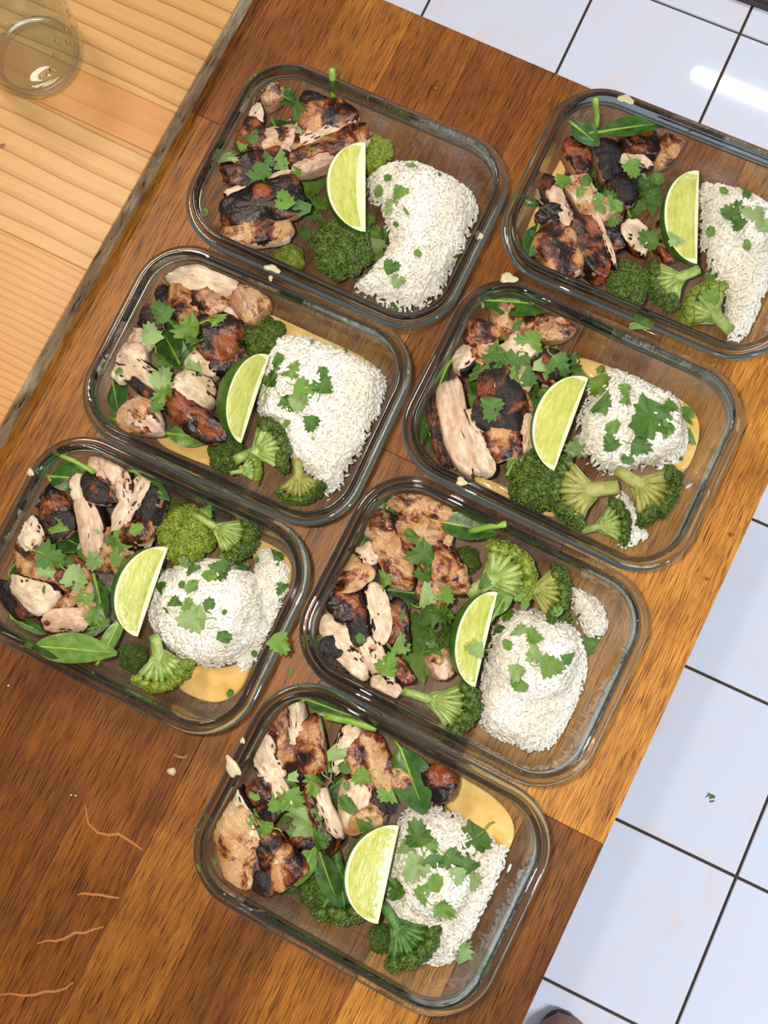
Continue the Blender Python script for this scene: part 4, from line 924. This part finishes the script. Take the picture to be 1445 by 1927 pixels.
BROCCOLI = {
1: [('dome',(688,846),138,'large dark green broccoli crown under the lime in the top left box','dark',0,{}),('dome',(850,385),92,'yellow green broccoli crown above the lime in the top left box','light',1,{'z':0.020}),('dome',(470,905),70,'pale broccoli piece at the near wall of the top left box','light',0,{'z':0.012})],
2: [('dome',(725,1070),135,'dark broccoli crown below the chicken in the top right box','dark',1,{}),('side',(1090,1000),(830,1120),'broccoli floret with cut stem pointing right under the lime, top right box','mid',0,{'z':0.034}),('side',(1260,1320),(1040,1130),'pale broccoli floret at the near wall of the top right box','light',1,{'z':0.026})],
3: [('dome',(800,425),98,'dark broccoli crown behind the lime in the middle left box','dark',0,{'z':0.018}),('dome',(640,905),85,'dark broccoli crown below the lime in the middle left box','dark',1,{'z':0.014}),('side',(680,930),(900,840),'sliced broccoli floret showing pale branches in the middle left box','mid',0,{'z':0.030}),('side',(660,985),(790,960),'tiny pale broccoli branch in the middle left box','light',2,{'z':0.032}),('side',(935,925),(950,1140),'olive broccoli floret standing on its crown in the middle left box','olive',1,{'z':0.028})],
4: [('dome',(560,875),145,'dark round broccoli crown in the second right box','dark',1,{}),('side',(900,880),(620,920),'broccoli floret with a square cut stem in the second right box','olive',1,{'z':0.034}),('side',(895,815),(1180,985),'large fan-shaped broccoli floret at the right of the second right box','olive',0,{'z':0.034}),('side',(740,1090),(945,1010),'green broccoli floret at the near wall of the second right box','mid',2,{'z':0.024})],
5: [('dome',(830,485),145,'yellow green broccoli crown behind the rice dome, lowest left box','light',0,{'z':0.016}),('dome',(790,370),62,'little dark broccoli crown at the far wall of the lowest left box','dark',1,{'z':0.016}),('side',(870,400),(1150,560),'broccoli floret with long pale stem at the far wall, lowest left box','mid',2,{'z':0.032,'lat':0.85}),('side',(690,950),(735,1250),'light green broccoli floret at the near wall of the lowest left box','light',1,{'z':0.032}),('dome',(590,1050),72,'dark broccoli sprig beside the big spinach leaf, lowest left box','dark',1,{'z':0.014})],
6: [('side',(690,500),(945,330),'large pale broccoli floret above the lime in the third right box','light',1,{'z':0.038,'lat':1.08}),('side',(870,470),(1095,500),'broccoli floret with a dark bud edge above the rice, third right box','olive',0,{'z':0.034}),('side',(430,880),(735,970),'broccoli floret with long stem at the near wall, third right box','mid',2,{'z':0.033,'lat':0.9}),('dome',(680,365),62,'small dark broccoli crown beside the chicken, third right box','dark',0,{'z':0.018}),('dome',(640,700),85,'dark broccoli crown half under the lime, third right box','dark',1,{'z':0.014})],
7: [('dome',(370,840),82,'small dark broccoli sprig under the big chicken slice, bottom box','dark',0,{'z':0.012}),('dome',(500,845),95,'dark frilly broccoli crown left of the lime, bottom box','dark',1,{'z':0.014}),('side',(575,650),(640,935),'long stemmed dark broccoli floret beside the lime, bottom box','dark',2,{'z':0.024}),('side',(760,870),(910,1085),'thin stemmed broccoli floret lying on the rice, bottom box','dark',2,{'z':0.036}),('dome',(755,1005),58,'tiny dark broccoli head on the rice, bottom box','dark',0,{'z':0.022})]}
SPINACH = {
1: [(430,215,200,95,30,'dark spinach leaf at the far corner of the top left box',{'z':0.034,'seed':3}),(330,250,120,60,100,'narrow spinach leaf edge behind the chicken, top left box',{'z':0.034,'seed':4})],
2: [(750,275,350,105,-8,'long glossy spinach leaf along the far wall of the top right box',{'z':0.046,'seed':5,'curl':0.08}),(500,315,175,125,40,'spinach leaf beside the upright stalk in the top right box',{'z':0.046,'seed':6}),(228,870,180,115,110,'spinach leaf at the left wall of the top right box',{'z':0.036,'seed':7}),(215,665,90,60,20,'small spinach leaf tip at the left wall of the top right box',{'z':0.036,'seed':8})],
3: [(192,665,190,120,80,'dark spinach leaf at the left wall of the middle left box',{'z':0.028,'seed':9}),(505,835,190,100,8,'light green spinach leaf at the near wall of the middle left box',{'z':0.022,'seed':10,'pale':True}),(480,222,120,52,20,'small spinach leaf under the pale chicken, middle left box',{'z':0.036,'seed':11}),(350,815,150,60,10,'dark spinach leaf under the near chicken, middle left box',{'z':0.020,'seed':12})],
4: [(500,150,290,130,5,'broad dark spinach leaf at the far corner of the second right box',{'z':0.042,'seed':13}),(165,560,330,75,108,'long spinach leaf standing along the left wall, second right box',{'z':0.036,'seed':14,'roll':35}),(190,735,200,70,55,'spinach leaf at the near left corner, second right box',{'z':0.028,'seed':15}),(560,565,110,60,-20,'small dark spinach leaf left of the lime, second right box',{'z':0.036,'seed':16}),(490,775,110,60,-60,'bright green spinach stem piece above the dark crown, second right box',{'z':0.034,'seed':17,'pale':True})],
5: [(325,240,220,130,5,'dark spinach leaf under the stalk in the lowest left box',{'z':0.040,'seed':18}),(345,1020,370,150,5,'big pale spinach leaf folded over the near wall, lowest left box',{'z':0.052,'seed':19,'pale':True,'roll':-18,'clamp':False}),(510,960,220,75,-60,'curled spinach leaf edge below the lime, lowest left box',{'z':0.040,'seed':20,'pale':True}),(130,910,170,70,25,'dark spinach leaf tip at the near left, lowest left box',{'z':0.030,'seed':21}),(75,625,110,80,-50,'small spinach leaf at the left wall, lowest left box',{'z':0.030,'seed':22}),(400,925,200,90,-15,'dark spinach leaf under the chicken, lowest left box',{'z':0.036,'seed':23}),(690,275,200,80,40,'dark spinach leaf along the far wall, lowest left box',{'z':0.040,'seed':24}),(455,790,180,90,75,'dark spinach leaf between chicken and lime, lowest left box',{'z':0.038,'seed':25})],
6: [(690,235,240,110,12,'spinach leaf with its stalk on the far rim, third right box',{'z':0.042,'seed':26,'stem':0.5}),(370,165,120,80,120,'spinach leaf at the far left corner, third right box',{'z':0.036,'seed':27}),(262,325,170,70,-60,'spinach leaf along the left wall, third right box',{'z':0.032,'seed':28}),(830,520,150,70,-60,'spinach leaf between lime and upper broccoli, third right box',{'z':0.036,'seed':29,'pale':True})],
7: [(875,400,260,160,70,'large dark spinach leaf right of the chicken in the bottom box',{'z':0.038,'seed':30}),(580,130,230,80,20,'dark spinach leaf at the far wall of the bottom box',{'z':0.034,'seed':31}),(132,610,110,80,85,'spinach leaf at the left wall of the bottom box',{'z':0.022,'seed':32}),(470,720,170,80,115,'bright green folded leaf stem beside the chicken, bottom box',{'z':0.034,'seed':33,'pale':True}),(560,770,220,90,70,'dark spinach leaf left of the lime, bottom box',{'z':0.030,'seed':34})]}
HERB = {   # on the chicken, on the rice
1: ([(400,300,75),(470,270,80),(525,290,75),(440,350,60),(520,368,55),(320,400,65),(285,460,95),(215,490,75),(190,560,45),(345,560,72),(385,492,55),(440,500,75),(500,548,75),(545,600,85),(590,600,70),(530,692,72),(585,722,80),(570,450,48),(605,680,55),(540,805,55)],
    [(985,530,52),(940,635,95),(905,690,70),(970,712,48),(1010,888,40),(855,620,52),(930,765,30),(820,750,62),(845,800,72),(885,800,62),(840,860,75),(850,912,85),(900,952,65),(925,1000,55),(1165,895,48),(1085,1075,28),(915,1110,42),(1135,540,26),(1100,565,20),(895,570,40),(815,560,40,'s')]),
2: ([(385,560,75),(470,610,55),(540,500,60),(740,480,95),(775,530,85),(830,620,125),(745,695,115),(660,680,62),(840,690,80),(600,560,70,'s'),(560,655,65),(640,620,55),(830,862,115),(960,862,75),(650,750,65),(800,580,70),(870,540,75),(580,700,50)],
    [(1280,535,42),(1220,615,52),(1320,632,65),(1150,670,60,'s'),(1255,735,135),(1370,730,165),(1425,660,115),(1330,880,62),(1150,822,65),(1160,1055,140),(1150,1160,110),(1090,810,45),(1105,730,32),(1435,1100,55),(1300,780,95),(1420,800,100)]),
3: ([(385,330,90),(450,370,70),(505,390,115),(440,440,120),(465,510,110),(515,430,75),(380,480,90),(520,550,65),(612,360,85),(720,370,85),(480,565,70,'s'),(385,602,95),(400,660,95),(350,722,85),(382,540,50),(210,572,32),(300,670,60,'s'),(340,420,70)],
    [(870,530,75),(840,612,85),(922,570,110),(960,640,110),(1040,640,110),(900,690,65),(945,690,75),(1045,575,55),(1002,780,85),(905,790,42),(1010,845,20),(820,690,70,'s'),(1210,535,80,'s'),(1282,520,36),(995,455,24),(1140,490,22)]),
4: ([(410,360,95),(350,420,110),(465,385,95),(320,530,115),(392,562,95),(545,300,120),(640,330,125),(655,392,95),(740,350,85),(540,450,95),(565,490,70),(430,290,45),(500,240,42),(600,500,55),(740,430,55),(590,270,60,'s')],
    [(830,485,120),(835,430,50),(945,430,50),(1035,385,50),(1050,455,95),(920,500,50),(845,560,125),(920,540,55),(880,650,75),(870,722,85),(970,715,105),(1020,612,215),(1090,655,70),(1150,600,95),(1175,690,85),(1100,575,60),(740,732,115),(930,772,62),(1200,800,30),(1110,620,90,'s')]),
5: ([(262,460,75),(300,530,165),(215,590,125),(335,690,110),(382,612,95),(540,540,95),(530,600,75),(620,472,60),(440,480,22),(205,745,38),(330,740,45),(440,770,125),(430,850,105),(290,620,80)],
    [(740,740,85),(735,670,32),(840,610,65),(880,660,85),(870,740,75),(1000,660,115),(952,690,75),(1040,600,75),(1082,650,85),(1120,645,32),(830,730,42),(800,800,85),(952,820,75),(890,880,150),(980,912,90,'s'),(1020,950,75),(1020,850,30),(1250,600,95),(1270,735,85),(1155,1030,38),(1050,1210,42),(945,392,65),(760,830,45),(1180,610,32),(860,820,80)]),
6: ([(382,170,65),(475,265,55),(520,340,105),(490,390,65),(370,440,85),(530,420,65),(470,500,95),(540,500,105),(560,560,125),(500,620,105),(592,570,95),(500,760,150),(370,790,92),(540,690,95),(430,700,75),(390,705,42),(600,500,55),(270,670,42),(610,640,55),(470,690,90),(560,730,80)],
    [(900,500,62),(920,540,42),(850,590,65),(820,650,52),(900,650,95),(945,680,85),(850,700,52),(960,740,115),(1005,780,115),(890,800,85),(900,852,75),(1075,750,65),(1060,600,85),(1040,560,52),(1115,595,32),(1185,700,75),(1260,705,75),(1270,770,55),(1130,950,105),(1170,870,80,'s'),(760,450,62),(765,755,22),(720,715,62),(1055,822,60,'s')]),
7: ([(590,295,75),(560,345,52),(622,350,52),(770,260,95),(775,450,75),(250,390,75),(280,460,42),(420,400,85),(420,460,85),(310,570,95),(400,520,95),(490,560,145),(430,600,95),(690,560,65),(530,622,75),(550,385,90,'s'),(285,520,42),(630,420,32),(360,490,70)],
    [(900,620,125),(860,650,75),(940,640,85),(890,720,125),(950,700,105),(1020,690,105),(1070,720,125),(1100,770,95),(1110,622,150),(830,810,95),(910,820,105),(980,870,95),(1050,1040,105),(960,780,75),(1040,750,80)])}

for b in BOXES:
    rnd = random.Random(40 + b)
    lime(b, *LIMES[b])
    for outl, lab in SAUCE.get(b, []): sauce(b, outl, lab)
    lobes, lab = RICE[b]; rice(b, lobes, lab, seed=b)
    # a loose bed of spinach under the chicken
    cxs = [c[0] for c in CHICKEN[b]]; cys = [c[1] for c in CHICKEN[b]]; mx, my = sum(cxs) / len(cxs), sum(cys) / len(cys); s = CROP[b][2]
    for k in range(6):
        a = k * 2.4; rr = (18 + 9 * k) * s * 0.55
        spinach(b, mx + rr * math.cos(a), my + rr * math.sin(a), 75 * s, 55 * s, rnd.uniform(0, 360), 'dark spinach leaf beneath the chicken, %s layer from the glass floor, %s' % (('lowest', 'second', 'third', 'fourth', 'fifth', 'topmost')[k], BOXNAME[b]), z=0.012 + 0.002 * k, curl=0.05, seed=200 + 10 * b + k, group='spinach bed beneath the chicken of the ' + BOXNAME[b])
    for it in CHICKEN[b]: chicken(b, *it, rnd)
    for kd, p0, p1, lab, tone, var, kw in BROCCOLI[b]: broccoli(b, kd, p0, p1, lab, tone, var, **kw)
    for x, y, L, W, ang, lab, kw in SPINACH[b]: spinach(b, x, y, L, W, ang, lab, **kw)
    bvh = bvh_of(b)
    extra = []
    for k in range(5):
        i, j = rnd.sample(range(len(HERB[b][0])), 2); t = rnd.uniform(0.3, 0.7); extra.append((HERB[b][0][i][0] * t + HERB[b][0][j][0] * (1 - t), HERB[b][0][i][1] * t + HERB[b][0][j][1] * (1 - t), rnd.uniform(46, 72)))
    herbs(b, HERB[b][0] + extra, 'on the chicken', rnd, bvh); herbs(b, HERB[b][1], 'on the rice side', rnd, bvh)
label_chicken(); label_herbs()

stalk(1, (656, 283), (655, 112), 0.030, 0.066, 0.0024, 'bright green spinach stalk standing against the far rim, top left box')
stalk(2, (556, 305), (550, 125), 0.036, 0.066, 0.0022, 'bright green spinach stalk standing upright in the top right box')
stalk(3, (240, 787), (172, 757), 0.020, 0.022, 0.0020, 'cut spinach stalk at the near left corner of the middle left box')
stalk(5, (430, 215), (245, 122), 0.044, 0.052, 0.0018, 'thin green spinach stalk pointing to the far left corner, lowest left box')
stalk(6, (700, 250), (842, 222), 0.046, 0.058, 0.0022, 'green spinach stalk ending on the far rim, third right box')
stalk(7, (545, 155), (738, 200), 0.044, 0.048, 0.0026, 'thick yellow green spinach stalk at the far wall of the bottom box')
stalk(7, (150, 690), (122, 716), 0.018, 0.014, 0.0022, 'short cut green stalk at the left wall of the bottom box')

def ring(b, x, y, z, label):
    o = empty('scallion_ring', pt(b, x, y, z), 0, label=label, category='scallion', group='scallion rings')
    P = [(0.0026 * math.cos(2 * PI * k / 14), 0.0026 * math.sin(2 * PI * k / 14), 0) for k in range(15)]
    obj('outer_layer', mesh_from('outer_layer', *tube(P, [0.0011] * 15, 6, False)), M['herb_stem'], o)
    P = [(0.0012 * math.cos(2 * PI * k / 12), 0.0012 * math.sin(2 * PI * k / 12), 0) for k in range(13)]
    obj('inner_layer', mesh_from('inner_layer', *tube(P, [0.0006] * 13, 5, False)), M['broccoli_stem'], o)
ring(1, 122, 712, 0.016, 'green scallion ring on the wall left of the chicken, top left box')
ring(6, 115, 675, 0.020, 'green scallion ring on the wall left of the chicken, third right box')
grain(pt(7, 1240, 730, 0.0085), 1.1, 'single rice grain stuck to the glass floor right of the rice, bottom box', 'stray rice grains')
grain(pt(4, 1182, 880, 0.0095), 0.6, 'single rice grain right of the fan-shaped broccoli, second right box', 'stray rice grains')

for a in ((512, 505, 0.058, 0.0062, 0.0024, 20, 'cream sauce smear on the near rim of the top left box'), (509, 524, 0.054, 0.0014, 0.0028, 0, 'short sauce drip between the two upper left boxes'),
          (901, 443, 0.056, 0.0030, 0.0030, 0, 'round sauce spot on the right rim of the top left box'), (57, 889, 0.058, 0.0030, 0.0022, 50, 'sauce spot on the far left rim of the lowest left box'),
          (437, 1444, 0.0584, 0.0040, 0.0070, -28, 'large cream sauce smear on the left rim of the bottom box'), (456, 1394, 0.058, 0.0017, 0.0020, 0, 'small sauce dot above the smear, bottom box rim'),
          (868, 906, 0.058, 0.0036, 0.0030, 30, 'greyish sauce spot on the near rim of the second right box'), (957, 523, 0.058, 0.0060, 0.0036, 10, 'greyish sauce smear on the far rim of the second right box'),
          (1178, 186, 0.058, 0.0062, 0.0030, 20, 'pale sauce smear on the far rim of the top right box')): smear(*a)

# loose bits outside the boxes
def scrap(x, y, z, size, label, kd=3, rz=0.5, mt='cilantro_mid'):
    o = obj('cilantro_leaf', CIL[kd][1], M[mt], label=label, category='herb'); o.location = at(x, y, z) + Vector((0, 0, 0.0008)); o.rotation_euler = (0, 0, rz); o.scale = (size,) * 3
scrap(524, 1207, 0.0585, 0.014, 'cilantro sprig hanging on the right rim of the lowest left box', 0, -1.0, 'cilantro_mid')
scrap(547, 1265, 0.0, 0.005, 'tiny cilantro crumb on the oak between lowest left and third right boxes', 3, 1.0)
scrap(1337, 1501, FLOOR_Z, 0.017, 'dark cilantro scrap dropped on the floor tile', 3, 0.4, 'cilantro_dark')
scrap(1204, 606, 0.05, 0.016, 'cilantro scrap caught between the two right-hand upper boxes', 4, 0.2, 'cilantro_mid')
def crumb(x, y, r, label, mt='crumb', z=0.0):
    rnd = random.Random(int(x)); v, f = ico(0); v = v * np.array((1, 0.7, 0.4)) * r * (1 + 0.25 * np.array([rnd.uniform(-1, 1) for _ in v])[:, None])
    o = obj('crumb', mesh_tris('crumb', v + np.array((0, 0, r * 0.35)), f), M[mt], label=label, category='crumb', group='crumbs on the table and floor'); o.location = at(x, y, z)
crumb(325, 1452, 0.0042, 'pale food crumb on the dark oak left of the bottom box')
crumb(134, 1496, 0.0010, 'tiny white crumb on the dark oak, lower left'); crumb(142, 1497, 0.0010, 'second tiny white crumb on the dark oak, lower left'); crumb(16, 1290, 0.0011, 'tiny white crumb below the lowest left box')
crumb(1376, 1007, 0.0022, 'dark red speck on the oak right of the second right box', 'knot_wood'); crumb(820, 167, 0.0022, 'reddish speck on the oak between the two top boxes', 'knot_wood')
crumb(1331, 1090, 0.0016, 'small brown speck on the oak beside the second right box', 'knot_wood')

# ------------------------------------------------------------------ glass jar on the pine board
def jar():
    c = at(72, 110, PINE_Z + 0.0004); o = empty('glass_jar', c, 0, label='empty clear glass preserving jar standing on the pine board', category='jar')
    R0 = 0.0385
    out = smooth_profile([(0.0, 0.0022), (R0 * 0.62, 0.0020), (R0 * 0.78, 0.0003), (R0 * 0.93, 0.0022), (R0, 0.010), (R0, 0.034), (R0 * 1.0, 0.066), (R0 * 0.97, 0.080), (R0 * 0.84, 0.093), (R0 * 0.80, 0.098), (R0 * 0.84, 0.100), (R0 * 0.80, 0.1025), (R0 * 0.80, 0.113)], 4)
    inn = smooth_profile([(R0 * 0.72, 0.113), (R0 * 0.72, 0.098), (R0 * 0.77, 0.091), (R0 * 0.89, 0.079), (R0 * 0.92, 0.066), (R0 * 0.92, 0.030), (R0 * 0.90, 0.012), (R0 * 0.74, 0.0065), (R0 * 0.4, 0.0075), (0.0, 0.0085)], 4)
    def lathe(pr, name, mt):
        n = 56; V_, F_ = [], []
        for r, z in pr: V_ += [(max(r, 0.00001) * math.cos(2 * PI * k / n), max(r, 0.00001) * math.sin(2 * PI * k / n), z) for k in range(n)]
        for i in range(len(pr) - 1):
            for k in range(n): k2 = (k + 1) % n; F_.append((i * n + k, i * n + k2, (i + 1) * n + k2, (i + 1) * n + k))
        return obj(name, mesh_from(name, V_, F_), mt, o)
    lathe(out, 'body', M['glass_wall']); lathe(inn, 'inner_wall', M['glass_wall'])
    lip = [(R0 * 0.76 + 0.0018 * math.cos(a) , 0.1135 + 0.0018 * math.sin(a)) for a in [2 * PI * k / 10 for k in range(11)]]
    lathe(lip, 'lip', M['glass_rim'])
    for zz in (0.104, 0.109):
        lathe([(R0 * 0.80 + 0.0012 * math.cos(a), zz + 0.0012 * math.sin(a)) for a in [2 * PI * k / 8 for k in range(9)]], 'thread', M['glass_rim'])
    base = [(R0 * 0.80 + 0.0022 * math.cos(a), 0.0036 + 0.0022 * math.sin(a)) for a in [2 * PI * k / 10 for k in range(11)]]
    lathe(base, 'foot_ring', M['glass_rim'])
    # embossed scrollwork standing proud of the glass
    for k in range(16):
        a0 = -0.9 + k * 0.19; z0 = 0.030 + 0.020 * ((k * 7) % 5) / 5
        P = []
        for q in range(9):
            t = q / 8 * 5.2; a = a0 + 0.06 * math.cos(t) * (1 - q / 14); z = z0 + 0.0042 * math.sin(t) * (1 - q / 14); P.append((R0 * 1.004 * math.cos(a), R0 * 1.004 * math.sin(a), z))
        v, f = tube(P, [0.0006] * 9, 5); obj('embossing', mesh_from('embossing', v, f), M['glass_rim'], o)
jar()

# ------------------------------------------------------------------ rounded toe of a slipper at the bottom edge
def slipper():
    tip = at(1055, 1916, FLOOR_Z + 0.035); tip.z = FLOOR_Z
    d = Vector((0.10, -1.0, 0)).normalized(); o = empty('slipper', tip, math.atan2(d.y, d.x), label='rounded toe of a dusky pink slipper on the tiles at the bottom edge', category='slipper')
    L, n, m = 0.26, 26, 18; V_, F_ = [], []
    for i in range(n + 1):
        t = i / n; x = t * L; w = 0.050 * min(1, math.sqrt(max(0.0, 1 - (1 - min(t / 0.30, 1)) ** 2)) + 0.02) * (1 - 0.18 * max(0, (t - 0.4))) * (math.sqrt(max(0, 1 - max(0, (t - 0.85) / 0.152) ** 2))); h = 0.016 + 0.050 * math.sin(min(1, t / 0.45) * PI / 2) * (1 if t < 0.55 else max(0.0, 1 - (t - 0.55) * 3.2)); h = max(h, 0.016) * min(1, 0.25 + t * 9)
        for k in range(m):
            a = 2 * PI * k / m; sa = math.sin(a); V_.append((x, w * math.cos(a), 0.012 + (h if sa > 0 else 0.002) * sa))
    for i in range(n):
        for k in range(m): k2 = (k + 1) % m; F_.append((i * m + k, i * m + k2, (i + 1) * m + k2, (i + 1) * m + k))
    F_.append(tuple(range(m))[::-1]); F_.append(tuple(range(n * m, (n + 1) * m)))
    obj('upper', mesh_from('upper', V_, F_), M['slipper'], o)
    V_, F_ = [], []
    for z in (0.0, 0.012):
        for i in range(40):
            a = 2 * PI * i / 40; V_.append((L / 2 + L / 2 * math.cos(a), 0.050 * math.sin(a) * (1 + 0.1 * math.cos(a + PI)), z))
    for i in range(40): F_.append((i, (i + 1) % 40, 40 + (i + 1) % 40, 40 + i))
    F_.append(tuple(range(40))[::-1]); F_.append(tuple(range(40, 80)))
    obj('sole', mesh_from('sole', V_, F_), M['cabinet_dark'], o)
slipper()
